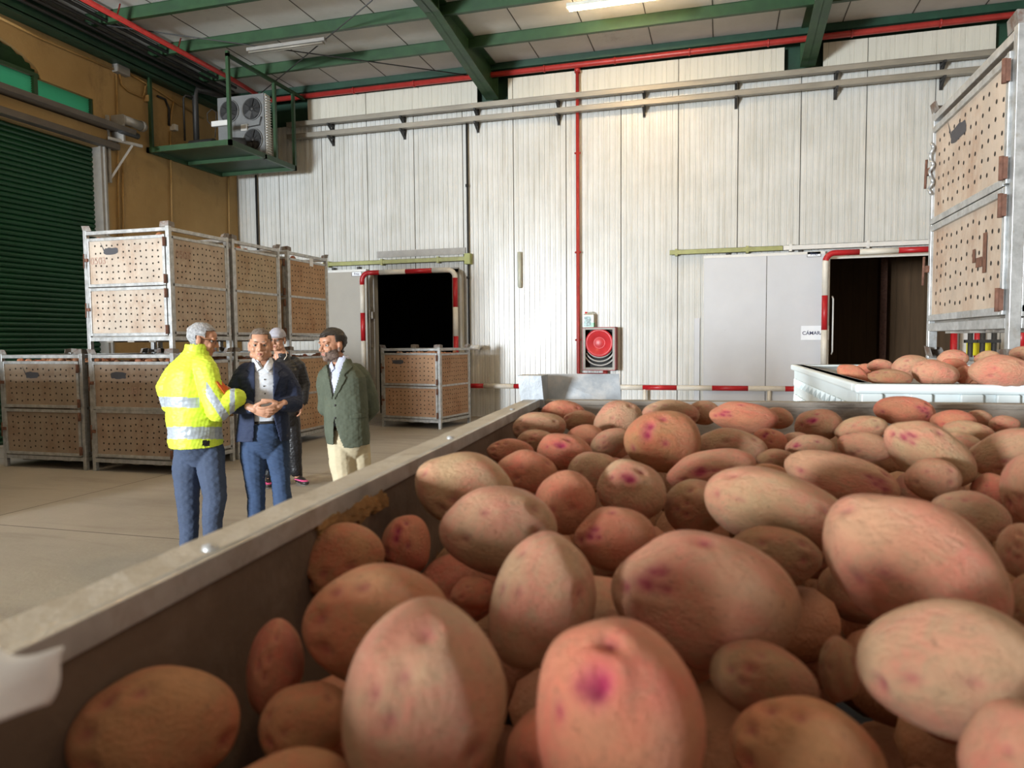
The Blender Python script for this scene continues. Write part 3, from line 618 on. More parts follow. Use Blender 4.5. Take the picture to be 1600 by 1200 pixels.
# ================================================================== CRATES
def holes(mb, plane, u0, u1, v0, v1, at, rs, nu=12, nv=6, sgn=-1, m=1, r=.0125, skip=None):
    for j in range(nv):
        for i in range(nu):
            u = u0+(u1-u0)*(i+.5)/nu+rs.uniform(-.008, .008); v = v0+(v1-v0)*(j+.5)/nv+rs.uniform(-.012, .012)
            if skip and skip(u, v): continue
            if plane == 'Y': mb.disc((u, at, v), (0, sgn, 0), r, m, 7)
            else: mb.disc((at, u, v), (sgn, 0, 0), r, m, 7)
def make_crate(w, d, h, loc, rz, label, seed=0, tint=(1, 1, 1), patch=True, group=None, ink=None, sideink=None, parts=True):
    rs = random.Random(seed)
    R = empty('potato_crate', loc, rz, label, 'crate', group)
    W, D = w/2, d/2
    mb = MB(); p = .05
    for sx in (-1, 1):
        for sy in (-1, 1): mb.box((sx*W, sy*D, 0), (sx*(W-p), sy*(D-p), h-.035))
    for z0, z1 in ((.115, .165), (h-.095, h-.05)):
        for s in (-1, 1):
            mb.box((-W+p, s*D, z0), (W-p, s*(D-.035), z1)); mb.box((s*W, -D+p, z0), (s*(W-.035), D-p, z1))
    for s in (-1, 1):                                    # side panel rails
        for z in (.19, .77, 1.34): mb.box((s*(W-.004), -D+p, z), (s*(W-.034), D-p, z+.035))
        for y in (-1, 1): mb.box((s*(W-.004), y*(D-p), .17), (s*(W-.03), y*(D-p-.03), 1.37))
    for z in (.19, .77, 1.34): mb.box((-W+p, D-.004, z), (W-p, D-.034, z+.035))
    mb.build('frame', 'galv', R, .003)
    for sx in (-1, 1):
        for sy in (-1, 1):                              # flared stacking corners
            mb = MB(); x, y = sx*(W-.002), sy*(D-.002)
            mb.add([(x, y, h-.045), (x-sx*.13, y, h-.045), (x-sx*.11, y+sy*.012, h+.015), (x+sx*.010, y+sy*.012, h+.022),
                    (x, y-sy*.006, h-.045), (x-sx*.13, y-sy*.006, h-.045), (x-sx*.11, y+sy*.006, h+.015), (x+sx*.010, y+sy*.006, h+.022)],
                   [(0, 1, 2, 3), (7, 6, 5, 4), (3, 2, 6, 7), (1, 5, 6, 2), (0, 3, 7, 4)])
            mb.add([(x, y, h-.045), (x, y-sy*.11, h-.045), (x+sx*.010, y-sy*.09, h+.012), (x+sx*.012, y+sy*.010, h+.022),
                    (x-sx*.006, y, h-.045), (x-sx*.006, y-sy*.11, h-.045), (x+sx*.004, y-sy*.09, h+.012), (x+sx*.006, y+sy*.010, h+.022)],
                   [(0, 1, 2, 3), (7, 6, 5, 4), (3, 2, 6, 7), (1, 5, 6, 2), (0, 3, 7, 4)])
            mb.build('stacking_corner', 'galvd', R)
    for k, (z0, z1) in enumerate(((.18, .775), (.785, 1.385))):
        lean = rs.uniform(-.006, .006)
        dn = empty('door', (0, -D, 0)); bpy.data.objects.remove(dn)
        mb = MB(); x0, x1, y0, y1 = -W+p+.008, W-p-.008, -D-.012, -D+.022
        for a, b in ((x0, x0+.035), (x1-.035, x1)): mb.box((a, y0, z0), (b, y1, z1))
        for a, b in ((z0, z0+.038), (z1-.038, z1)): mb.box((x0+.035, y0, a+lean), (x1-.035, y1, b+lean))
        dr = mb.build('door', 'galv', R, .003)
        mb = MB(); yp = -D+.004; mb.box((x0+.03, yp, z0+.03), (x1-.03, yp+.015, z1-.03), 0)
        holes(mb, 'Y', x0+.08, x1-.06, z0+.06, z1-.06, yp-.0012, rs)
        if patch and k == 1:
            px, pz, pw, ph = -W*.22+rs.uniform(-.12, .02), z1-.17+rs.uniform(-.01, .02), .12+rs.uniform(-.02, .02), .042
            pts = [(px+pw*math.cos(a)*(1+rs.uniform(-.12, .12))*min(1, 1.25), pz+ph*math.copysign(abs(math.sin(a))**.4, math.sin(a))*(1+rs.uniform(-.15, .15))) for a in np.linspace(0, 2*math.pi, 18)[:-1]]
            mb.add([(x, yp-.0022, z) for x, z in pts], [tuple(range(len(pts)))[::-1]], 2)
            if seed % 2: mb.add([(px-pw, yp-.0024, pz), (px-pw*.8, yp-.0024, pz), (px-pw*1.5, yp-.0024, pz+.12)], [(0, 1, 2)], 2)
        pn = mb.build('door_panel', ['ply', 'hole', 'patch'], dr); pn.color = (*tint, 1)
        if parts:
            for zz in (z0+.07, z1-.09):
                mb = MB(); mb.box((x1-.012, y0-.018, zz-.05), (x1+.022, y0, zz+.05)); mb.tube([(x1+.005, y0-.02, zz-.055), (x1+.005, y0-.02, zz+.055)], .012, 0, 8)
                mb.build('hinge', 'rust', dr)
            mb = MB(); zz = (z0+z1)/2+.03; mb.box((x0-.03, y0-.02, zz-.02), (x0+.03, y0, zz+.02)); mb.tube([(x0-.02, y0-.02, zz+.08), (x0-.02, y0-.025, zz-.10)], .008, 0, 6); mb.build('latch', 'rust', dr)
            if ink and k == ink[1]: text_mesh('stencil_number', ink[0], .12, 'redink', pn, (ink[2], yp-.003, z0+ink[3]))
    for s, nm in ((-1, 'L'), (1, 'R')):
        for k, (z0, z1) in enumerate(((.20, .79), (.79, 1.36))):
            mb = MB(); x = s*(W-.012); mb.box((x, -D+p, z0), (x-s*.015, D-p, z1), 0)
            holes(mb, 'X', -D+p+.05, D-p-.05, z0+.05, z1-.05, x+s*.0012, rs, sgn=s, nu=12)
            pn = mb.build('side_panel', ['ply', 'hole'], R); pn.color = (*[c*.97 for c in tint], 1)
            if sideink and s == 1 and k == 1: text_mesh('stencil_number', sideink, .13, 'redink', pn, (x+.003, -D*.55, z1-.24), (math.pi/2, 0, math.pi/2))
    mb = MB(); mb.box((-W+p, D-.014, .2), (W-p, D-.029, 1.36)); pn = mb.build('back_panel', 'ply', R); pn.color = (*tint, 1)
    mb = MB(); mb.box((-W+.035, -D+.035, .165), (W-.035, D-.035, .18), 0)
    for x in (-W*.5, 0, W*.5): mb.box((x-.05, -D+.03, .10), (x+.05, D-.03, .165), 0)
    mb.build('base_board', 'woodgrey', R)
    return R
CR = 1.52
crates = []
def C(x0, y0, z, w, d, label, **k):
    crates.append((x0+w/2, y0+d/2, z, w, d, 0)); return make_crate(w, d, CR, (x0+w/2, y0+d/2, z), 0, label, **k)
LIGHT, TAN, OR = (1.12, 1.12, 1.15), (.95, .95, .95), (1.02, .80, .60)
C(-9.06, 7.25, 0, 1.36, 1.1, 'single stained potato crate standing alone in front of the green shutter', seed=1, tint=(.72, .66, .60))
C(-7.6, 7.25, 0, 1.28, 1.1, 'bottom crate of the tall front stack, behind the man in the yellow jacket', seed=2, tint=(.80, .72, .66), ink=('U51', 1, .05, .2))
C(-7.6, 7.25, CR, 1.28, 1.1, 'bright top crate of the tall front stack with a dark paint patch', seed=3, tint=LIGHT, ink=('0503', 1, -.42, .28), sideink='0503')
C(-7.6, 8.42, 0, 1.28, 1.1, 'bottom crate of the second stack, behind the men in blazers', seed=4, tint=TAN)
C(-7.6, 8.42, CR, 1.28, 1.1, 'top crate of the second stack from the front', seed=5, tint=(.98, .95, .85))
C(-7.6, 9.72, 0, 1.28, 1.18, 'bottom crate of the rear stack, left of the shade-darkened sliding door', seed=6, tint=OR)
C(-7.6, 9.72, CR, 1.28, 1.18, 'top orange plywood crate of the rear stack with a small white tag', seed=8, tint=OR)
mb = MB(); mb.box((-6.326, 10.35, 2.82), (-6.322, 10.45, 2.95)); tag(mb.build('paper_tag', 'paper'), 'small white paper tag pinned on the rear top crate', 'tag')
# single crate before the black doorway
t_ = rad(10); ex = Vector((math.cos(t_), -math.sin(t_), 0)); ey = Vector((math.sin(t_), math.cos(t_), 0)); nc = Vector((-4.84, 12.17, 0))
cc = nc - ex*.65 + ey*.56
make_crate(1.3, 1.12, CR, cc, -t_, 'single crate with galvanised frame standing before the black doorway', seed=9, tint=(.92, .68, .52)); crates.append((cc.x, cc.y, 0, 1.3, 1.12, -t_))
# stack at the right, doors facing the aisle
rc = Vector((1.28+.6, 3.83+.7, 0))
make_crate(1.38, 1.2, CR, rc, -math.pi/2, 'lower crate of the right hand stack, mostly hidden behind the white bin', seed=10, tint=TAN)
make_crate(1.38, 1.2, CR, rc+Vector((0, 0, CR)), -math.pi/2, 'raised crate with rusty hinges and red stain at the right edge', seed=11, tint=(1.15, 1.12, 1.12))
crates.append((rc.x, rc.y, 0, 1.2, 1.38, 0))
make_crate(1.36, 1.1, CR, Vector((-8.72, 4.55, 0)), 0, 'unseen potato crate added to shade the stacks, nearer to the shutter wall', seed=21, tint=TAN)  # out-of-view crates added to cast shade on the lone crate and front stack
make_crate(1.28, 1.1, CR, Vector((-7.32, 4.55, 0)), 0, 'unseen potato crate added to shade the stacks, closer to the aisle', seed=22, tint=TAN)
mb = MB(); 
for i in range(9): mb.tube([(1.255+.01*math.sin(i*2.1), 5.10+.015*math.cos(i*2.3), 2.80-i*.035), (1.255+.01*math.sin((i+1)*2.1), 5.10+.015*math.cos((i+1)*2.3), 2.80-(i+1)*.035)], .009, 0, 6)
tag(mb.build('chain', 'galv'), 'short steel chain hanging on the left post of the raised crate', 'chain')
mb = MB(); rr_ = random.Random(5)
for (y, z, w, hh) in ((4.18, 2.02, .05, .2), (4.26, 1.98, .09, .05), (4.34, 2.02, .04, .07)): mb.box((1.2765, y-w/2, z-hh/2+.0), (1.2775, y+w/2, z+hh/2))
o = mb.build('paint_mark', 'rust'); tag(o, 'rust red paint mark on the lower panel of the raised crate', 'paint mark')

# ------------------------------------------------------------------ foreground bin
TH = rad(4); EX = Vector((math.cos(TH), math.sin(TH), 0)); EY = Vector((-math.sin(TH), math.cos(TH), 0)); BC = Vector((-.44, 1.665, 0)); BW, BL, RZ = 1.42, 1.80, 1.463
bin_ = empty('foreground_bin', BC, TH, 'big open wooden bin with pale worn rims, full of potatoes in the foreground', 'bin')
mb = MB(); n = 40; rs = random.Random(3)
def plank(mb, x0, x1, y0, y1, z0, z1, m, seg=30, axis=1, jit=.0005):
    """long board with slightly uneven edges"""
    L0, L1 = (y0, y1) if axis else (x0, x1)
    rings = []
    for i in range(seg+1):
        t = L0+(L1-L0)*i/seg; j = lambda: rs.uniform(-jit, jit)
        if axis: q = [(x0+j(), t, z0), (x1+j(), t, z0), (x1+j(), t, z1+j()), (x0+j(), t, z1+j())]
        else: q = [(t, y0+j(), z0), (t, y1+j(), z0), (t, y1+j(), z1+j()), (t, y0+j(), z1+j())]
        rings.append(q)
    v = [p for q in rings for p in q]; f = []
    for i in range(seg):
        for k in range(4): a = i*4+k; b = i*4+(k+1) % 4; f.append((a, b, b+4, a+4))
    f += [(0, 1, 2, 3), (seg*4+3, seg*4+2, seg*4+1, seg*4)]
    mb.add(v, f, m, False)
t = .036
for x0, x1 in ((.008, t), (BW-t, BW-.008)):
    mb = MB()
    for i in range(6): plank(mb, x0, x1, -BL, 0, .17+i*.215, .17+(i+1)*.215-.004 if i < 5 else RZ-.012, 0)
    mb.build('side_boards', 'woodin', bin_)
for y0, y1 in ((-t, -.008), (-BL+.008, -BL+t)):
    mb = MB()
    for i in range(6): plank(mb, t, BW-t, y0, y1, .17+i*.215, .17+(i+1)*.215-.004 if i < 5 else RZ-.014, 0, axis=0)
    mb.build('end_boards', 'woodgrey', bin_)
for a, b in ((0, t+.002), (BW-t, BW)):
    mb = MB(); plank(mb, a, b, -BL, 0, RZ-.012, RZ, 0, 60); mb.build('side_rim', 'woodrim', bin_, .002)
for a, b in ((-t, 0), (-BL, -BL+t)):
    mb = MB(); plank(mb, t+.002, BW-t-.002, a, b, RZ-.014, RZ-.002, 0, 60, 0); mb.build('end_rim', 'woodgrey', bin_, .002)
mb = MB(); rs2 = random.Random(12)
for i in range(70):                                     # torn patch of splintered wood below the rim
    y = -1.13+rs2.uniform(0, .13); z = RZ-.016-rs2.uniform(0, .006+.012*((y+1.13)/.13)); a = rs2.uniform(-.5, .5); l = rs2.uniform(.008, .026)
    mb.bar((t+.001, y-l*math.cos(a)/2, z-l*math.sin(a)/2), (t+.001+rs2.uniform(0, .005), y+l*math.cos(a)/2, z+l*math.sin(a)/2), .005, .006)
mb.build('splinters', 'splinter', bin_)
mb = MB(); mb.box((t-.003, -BL, RZ-.016), (t+.0045, -.01, RZ+.0012)); mb.build('rim_strip', 'galv', bin_, .001)
for y in (-1.27, -.72, -.3): mb = MB(); mb.lathe([(.0055, 0), (.005, .003), (0, .0045)], (t-.009, y, RZ), 'Z', 12); mb.build('bolt', 'galv', bin_)
for x in (.085, BW-.085):
    for y in (-.085, -BL+.085):
        mb = MB(); mb.box((x-.03, y-.03, .2), (x+.03, y+.03, 1.2)); mb.build('corner_post', 'galv', bin_, .003)
M['galvl'] = mat('pale_zinc_plate', (.36, .39, .42), .5, .35, .25, 18, .15, 50, dirt=(.52, .50, .47), dirtscale=9, dthr=(.45, .65))
for sx, sy in ((0, 0), (1, 0)):
    mb = MB(); s = 1 if sx == 0 else -1; x = sx*BW
    P = lambda a, b, z: (x+s*a, b, z)
    # upright corner stub + flared plate along the end rim
    v = []
    for (a, b, z) in ((-.004, .004, -.02), (.05, .004, -.02), (.05, .004, .056), (-.012, .012, .056)): v.append(P(a, b, RZ+z))
    for (a, b, z) in ((-.004, -.05, -.02), (.05, -.05, -.02), (.044, -.056, .056), (-.012, -.056, .056)): v.append(P(a, b, RZ+z))
    mb.add(v, [(0, 1, 2, 3), (7, 6, 5, 4), (0, 4, 5, 1), (1, 5, 6, 2), (2, 6, 7, 3), (3, 7, 4, 0)], 0)
    v = []
    for (a, b, z) in ((.02, .006, -.02), (.225, .0, -.02), (.215, .045, .054), (.02, .045, .054)): v.append(P(a, b, RZ+z))
    for (a, b, z) in ((.02, .0045, -.02), (.225, -.006, -.02), (.215, .039, .056), (.02, .039, .056)): v.append(P(a, b, RZ+z))
    mb.add(v, [(0, 1, 2, 3), (7, 6, 5, 4), (0, 4, 5, 1), (1, 5, 6, 2), (2, 6, 7, 3), (3, 7, 4, 0)], 0)
    mb.build('corner_bracket', 'galvl', bin_, .002)
mb = MB(); mb.box((t, -BL+t, .17), (BW-t, -t, .20)); mb.box((.1, -BL, .0), (.2, 0, .17)); mb.box((BW-.2, -BL, .0), (BW-.1, 0, .17)); mb.box((BW/2-.05, -BL, .0), (BW/2+.05, 0, .17)); mb.build('bin_base', 'woodgrey', bin_)
# paper slip
mb = MB(); nx, ny = 14, 10; v = []; A = ray(-230, 985)*.215+CAM; B = ray(122, 1010)*.255+CAM; Cc = ray(52, 1112)*.245+CAM; Dd = ray(-200, 1190)*.20+CAM
for j in range(ny+1):
    for i in range(nx+1):
        u, w = i/nx, j/ny; p = A.lerp(B, u).lerp(Dd.lerp(Cc, u), w); p = p + Vector((0, .006*math.sin(u*5+w*3), .004*math.sin(u*7)*(1-w)))
        v.append(p)
f = [(j*(nx+1)+i, j*(nx+1)+i+1, (j+1)*(nx+1)+i+1, (j+1)*(nx+1)+i) for j in range(ny) for i in range(nx)]
mb.add(v, f, 0, True); ps = mb.build('paper_slip', 'paper'); so = ps.modifiers.new('t', 'SOLIDIFY'); so.thickness = .0008
tag(ps, 'crumpled white paper slip at the near left corner of the wooden bin', 'paper')

# ------------------------------------------------------------------ white plastic bin
def plastic(z, H, label):
    o = empty('plastic_bin', (.31, 1.80, z), rad(1), label, 'bin'); w, d, tt = 1.15, 1.28, .035
    mb = MB()
    for lo, hi in (((0, 0, .1), (w, tt, H)), ((0, d-tt, .1), (w, d, H)), ((0, tt, .1), (tt, d-tt, H)), ((w-tt, tt, .1), (w, d-tt, H))): mb.box(lo, hi)
    mb.box((tt, tt, .1), (w-tt, d-tt, .14)); mb.build('bin_shell', 'plastic', o, .004)
    mb = MB()
    for lo, hi in (((-.012, -.012, H-.022), (w+.012, tt, H)), ((-.012, d-tt, H-.022), (w+.012, d+.012, H)), ((-.012, tt, H-.022), (tt, d-tt, H)), ((w-tt, tt, H-.022), (w+.012, d-tt, H))): mb.box(lo, hi)
    mb.build('bin_rim', 'plastic', o, .006)
    mb = MB()                                       # ribs on the near face
    for x in (.0, .10, .20, .27, .55, .83, .92, 1.02, 1.1): mb.box((x, -.012, .12), (x+.045, 0, H-.022))
    for zz in (H-.10, H-.30): mb.box((0, -.012, zz), (w, 0, zz+.02))
    mb.build('ribs', 'plastic', o, .003)
    mb = MB()                                       # saw-tooth ribs on the left face
    for r_ in range(5):
        zz = H-.055-.06*r_
        for k in range(14):
            y = .06+k*.085; mb.add([(-.001, y, zz), (-.012, y+.012, zz+.004), (-.001, y+.06, zz), (-.001, y+.03, zz-.03), (-.012, y+.018, zz-.02)], [(0, 1, 2), (0, 4, 1), (1, 4, 2), (0, 3, 4), (4, 3, 2)])
    mb.build('saw_tooth_ribs', 'plastic', o)
    mb = MB()
    for x in (0, w/2-.06, w-.12): mb.box((x, 0, 0), (x+.12, d, .1))
    mb.build('skid', 'plastic', o); return o
plastic(0, .745, 'lower white plastic bin, hidden under the upper one behind the wooden bin'); plastic(.75, .745, 'upper white plastic bin heaped with potatoes behind the wooden bin')
# ================================================================== POTATOES
def potato_mesh(seed, sub, strong):
    rs = random.Random(seed); bm = bmesh.new(); bmesh.ops.create_icosphere(bm, subdivisions=sub, radius=1)
    co = np.array([v.co[:] for v in bm.verts]); n = co.copy()
    ph = [rs.uniform(0, 6.28) for _ in range(8)]
    d = 1 + .045*np.sin(2.1*n[:, 0]+ph[0]) + .04*np.sin(2.6*n[:, 1]+ph[1]) + .035*np.sin(3.1*n[:, 2]+1.7*n[:, 0]+ph[2]) + .018*np.sin(5*n[:, 0]+3*n[:, 2]+ph[3]) + .012*np.sin(8*n[:, 1]-5*n[:, 0]+ph[4])
    eye = np.zeros(len(n)); halo = np.zeros(len(n))
    dirs = []
    for k in range(7 if strong else 5):
        if k % 2 == 0 or strong: v = Vector((rs.uniform(-.9, .9), -rs.uniform(.35, 1), rs.uniform(-.5, .9)))
        else: v = Vector((rs.uniform(-1, 1), rs.uniform(-1, 1), rs.uniform(-1, 1)))
        dirs.append((v.normalized(), 0))
    if strong:                                # rose end: a cluster of eyes
        e = Vector((rs.choice((-.62, .5, -.2)), -.75, rs.uniform(-.1, .35))).normalized(); dirs = dirs[:3]
        for k in range(4): dirs.append(((e+Vector((rs.uniform(-.22, .22), 0, rs.uniform(-.22, .22)))).normalized(), 1))
    for v, cl in dirs:
        a = np.arccos(np.clip(n@np.array(v[:]), -1, 1))
        r = rs.uniform(.06, .095)
        d -= .055*np.exp(-(a/(r*1.5))**2); d += .018*np.exp(-((a-.25)/.1)**2)
        r *= .8; eye += (.75 if strong else .45)*np.exp(-(a/r)**2)
        halo += (.40 if strong else .14)*np.exp(-(a/(.15 if cl else .12))**2)
    co = n*d[:, None]*np.array([1, 1, 1])
    m = np.abs(co).max(0); co = co/m
    for v, c in zip(bm.verts, co): v.co = c
    me = bpy.data.meshes.new('potato'); bm.to_mesh(me); bm.free()
    for nm, arr in (('eye', eye), ('halo', halo)):
        at = me.attributes.new(nm, 'FLOAT', 'POINT'); at.data.foreach_set('value', np.clip(arr, 0, .9).astype(np.float32))
    me.polygons.foreach_set('use_smooth', [True]*len(me.polygons)); me.materials.append(M['potato']); return me
PM = [potato_mesh(100+i, 5, False) for i in range(7)]; PS = [potato_mesh(200+i, 5, True) for i in range(6)]
PL = [potato_mesh(300+i, 3, i % 3 == 0) for i in range(6)]
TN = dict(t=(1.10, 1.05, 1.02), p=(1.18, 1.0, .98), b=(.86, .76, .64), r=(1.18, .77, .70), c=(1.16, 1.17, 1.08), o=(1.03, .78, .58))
# cx, cy, w, h, rot, depth below camera, tint, strong, label
HERO = [
(237,1142,312,190,8,.205,'o',0,'large orange brown potato in the bottom left corner of the wooden bin'),
(668,1095,285,310,10,.165,'t',0,'huge upright tan potato with a faint grey smear, bottom centre of the photo'),
(960,1130,310,310,-10,.16,'r',1,'huge red potato with a cluster of magenta eyes, bottom centre of the photo'),
(1095,936,315,208,12,.165,'p',1,'large pale pink potato with one bright magenta eye in the middle'),
(1420,882,335,205,22,.152,'p',0,'very large smooth pink potato right of the middle with one dark eye'),
(1482,1042,335,205,-6,.158,'t',0,'large dusty tan potato with a vertical crease near its left end'),
(1600,1195,250,190,-15,.16,'p',0,'pale potato cut off by the bottom right corner of the photo'),
(1255,1185,285,185,15,.20,'o',0,'orange brown potato at the bottom edge in shadow, below the creased tan one'),
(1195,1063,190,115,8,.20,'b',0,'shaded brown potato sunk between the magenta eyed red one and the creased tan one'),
(848,940,172,218,18,.17,'t',0,'oval tan potato leaning right, above the huge upright potato'),
(776,828,192,140,8,.162,'t',0,'smooth pinkish tan potato with a pale lit left side, near the left rim'),
(724,765,165,118,6,.158,'c',0,'wide cream potato with wrinkled skin touching the left rim shadow'),
(530,878,150,118,-8,.19,'o',0,'round orange potato in shade beside the torn patch of the rim'),
(636,850,82,90,0,.195,'r',1,'small dark red potato with sprouting eyes, right of the round orange one'),
(585,974,252,184,6,.178,'o',0,'large orange potato half lit by a bright stripe, left of the huge upright one'),
(432,1042,98,145,8,.205,'r',0,'dark red potato in deep shade against the left boards'),
(478,1130,165,125,-18,.215,'o',0,'orange potato with a rough yellow patch, right of the corner potato'),
(738,926,74,52,0,.205,'r',0,'little shaded potato peeping between two big ones'),
(450,1236,250,118,-3,.195,'o',0,'orange potato just entering the bottom edge, left of the huge upright one'),
(882,785,100,100,0,.165,'r',0,'round rosy potato right of the smooth pinkish tan one'),
(984,766,118,92,22,.158,'t',1,'tan potato showing a row of magenta eyes on its left end'),
(959,842,134,100,5,.178,'r',1,'rounded reddish potato with a pink eye crater, centre of the photo'),
(1090,792,108,88,-10,.178,'b',0,'shaded tan potato tucked left of the wide cream one'),
(1212,796,248,122,12,.155,'c',0,'wide cream potato with a single pink eye, centre right'),
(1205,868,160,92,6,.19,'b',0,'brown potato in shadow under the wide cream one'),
(1037,690,126,98,0,.140,'o',1,'glossy orange potato with a deep pink eye, standing proud of the heap'),
(880,707,94,58,10,.155,'r',1,'reddish potato with small scars, left of the glossy orange one'),
(822,739,100,72,12,.166,'r',0,'rosy brown potato just above the smooth pinkish tan one'),
(796,706,78,42,5,.165,'r',0,'small orange pink potato next to the left rim'),
(840,690,66,38,0,.160,'b',0,'small brownish potato with a sprout scar near the left rim'),
(842,668,86,50,-6,.155,'t',0,'oval tan potato near the far end of the left rim'),
(880,645,72,40,10,.150,'r',0,'pink potato in the far left corner of the wooden bin'),
(908,660,60,38,0,.156,'b',0,'small brown potato behind the pink one, far left'),
(914,684,62,42,0,.160,'r',0,'small bright pink potato left of the speckled tan one'),
(965,658,80,64,-12,.140,'t',0,'speckled round tan potato near the far left corner'),
(1046,647,94,46,4,.142,'t',0,'long pinkish tan potato at the far rim behind the glossy orange one'),
(954,691,68,42,-28,.158,'t',0,'finger shaped tan potato pointing down left, left of the glossy orange one'),
(928,738,86,66,-6,.168,'t',0,'pale tan potato behind the magenta eyed tan one'),
(1097,645,56,38,0,.142,'t',0,'small tan potato at the far rim, left of the knobbly red one'),
(1160,652,112,48,7,.140,'r',1,'knobbly red potato at the far rim with two dark eyes'),
(1214,653,52,34,12,.145,'p',0,'small pale potato at the far rim right of the knobbly red one'),
(1142,698,114,58,8,.158,'t',0,'brown tan potato right of the glossy orange one'),
(1110,736,146,66,-10,.160,'p',1,'long pink potato with a magenta left tip, below the glossy orange one'),
(1204,689,58,38,18,.158,'r',1,'small vivid red potato with many eyes, centre right'),
(1276,665,82,50,-10,.146,'b',1,'tan potato with a dark pink eye crater at the far rim'),
(1344,671,88,42,-8,.148,'c',0,'smooth cream potato near the far rim, left of the magenta speckled one'),
(1415,643,104,48,5,.138,'r',1,'bright red potato rising above the far rim below the white bin'),
(1488,659,76,38,0,.146,'r',0,'smooth salmon red potato right of the bright red one'),
(1512,673,84,32,8,.152,'c',0,'flat cream potato in front of the salmon red one'),
(1528,654,48,28,8,.144,'t',0,'small tan potato behind the flat cream one'),
(1570,663,52,28,-5,.148,'p',0,'small dusky pink potato near the far rim at the right'),
(1449,708,166,88,36,.140,'c',1,'tilted cream potato with bright magenta speckles on its upper end'),
(1456,749,94,68,8,.160,'p',0,'blunt pink tan potato just below the magenta speckled one'),
(1576,708,150,72,-24,.150,'t',0,'long pinkish tan potato rising to the right edge'),
(1612,765,110,118,-8,.152,'p',0,'large pale potato cut by the right edge of the photo, mid height'),
(1547,765,68,52,0,.178,'r',0,'pink potato in a gap left of the one cut by the right edge'),
(1512,806,138,80,12,.165,'t',0,'rounded tan potato above the very large smooth pink one'),
(1606,862,104,88,-10,.160,'t',0,'tan potato at the right edge beside the very large pink one'),
(1318,748,198,76,14,.160,'p',1,'long pale pink potato with a purple eye at its right end'),
(1268,701,84,44,0,.160,'t',1,'tan potato with a pink eye, above the long pale pink one'),
(1350,699,92,48,3,.160,'p',0,'pinkish potato left of the magenta speckled one'),
(1243,689,52,28,0,.158,'t',0,'small tan potato between the vivid red one and the pink eyed tan one'),
(1212,717,64,32,0,.170,'b',0,'small brown potato right of the brown tan one'),
(1196,741,74,34,0,.175,'o',0,'dark yellow brown potato in a gap behind the wide cream one'),
(1503,694,74,38,8,.160,'c',0,'cream potato right of the magenta speckled one'),
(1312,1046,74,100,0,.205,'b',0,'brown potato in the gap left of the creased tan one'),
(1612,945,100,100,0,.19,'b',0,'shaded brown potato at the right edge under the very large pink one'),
]
PB = [
(1331,584,54,28,18,.105,'r',0,'red brown potato in the left corner of the white plastic bin'),
(1351,576,30,16,0,.10,'r',0,'little pink potato behind the left corner ones in the white plastic bin'),
(1374,572,42,22,0,.088,'p',0,'small pink potato second row in the white plastic bin'),
(1389,590,74,28,5,.098,'b',0,'brown potato lying along the near rim of the white plastic bin'),
(1424,573,64,38,-12,.088,'t',0,'dusty tan potato leaning right in the white plastic bin'),
(1461,583,78,42,8,.088,'p',0,'shiny pink potato with a dark scar in the white plastic bin'),
(1488,561,52,30,4,.066,'p',0,'pink potato on the top of the heap in the white plastic bin'),
(1492,572,46,24,15,.078,'r',0,'scarred small potato below the top one in the white plastic bin'),
(1507,586,34,30,0,.095,'r',0,'reddish potato squeezed left of the biggest one in the white plastic bin'),
(1562,581,106,54,4,.078,'p',0,'biggest pink potato of the white plastic bin, at the right'),
(1541,560,44,24,-10,.060,'c',0,'pale potato behind the biggest one in the white plastic bin'),
(1600,553,48,24,0,.052,'t',0,'tan potato at the right edge on top of the white plastic bin heap'),
]
class Pot: pass
pots = []
def add_hero(t, grp):
    cx, cy, w, h, rot, dz, tint, strong, lab = t
    p = Pot(); p.r = ray(cx, cy); p.t = dz/(-p.r.z); p.rot = rad(rot); p.lab = lab; p.tint = tint; p.strong = strong; p.grp = grp; p.px = (w, h)
    dirn = p.r.normalized(); p.cos = 1/p.r.length
    rt = dirn.cross(Vector((0, 0, 1))).normalized(); up = rt.cross(dirn)
    ma = rt*math.cos(p.rot) - up*math.sin(p.rot); mi = up*math.cos(p.rot) + rt*math.sin(p.rot)
    p.A = np.array([ma[:], dirn[:], mi[:]]).T
    p.w0 = w*(p.cos if abs(rot) < 45 else 1)/FPX/2; p.h0 = h/FPX/2
    pots.append(p)
for t in HERO: add_hero(t, 0)
for t in PB: add_hero(t, 1)
def dims(p): a, c = p.w0*p.t, p.h0*p.t; return np.array([a, (a+c)/2*.92 if a < 1.6*c else c*1.15, c])
def pos(p): return np.array((CAM+p.r*p.t)[:])
def rad_along(A, s, n): q = (A.T@n)/s; return 1/np.sqrt(q@q)
for it in range(25):                          # settle touching neighbours without deep intersections
    C_ = [pos(p) for p in pots]; S_ = [dims(p) for p in pots]; dt = [0.0]*len(pots)
    for i in range(len(pots)):
        for j in range(i+1, len(pots)):
            v = C_[j]-C_[i]; L = np.linalg.norm(v)
            if L > S_[i].max()+S_[j].max(): continue
            n = v/L; ov = rad_along(pots[i].A, S_[i], n)+rad_along(pots[j].A, S_[j], n)-L
            if ov > .003:
                ri, rj = np.array(pots[i].r[:]), np.array(pots[j].r[:])
                a, b = -(ri@n), rj@n
                dt[i] += .22*ov*a*pots[i].t/.6 if pots[i].t < .6 else .22*ov*a; dt[j] += .22*ov*b
    for p, q in zip(pots, dt): p.t *= 1+max(-.02, min(.02, q/p.t))
nobj = []
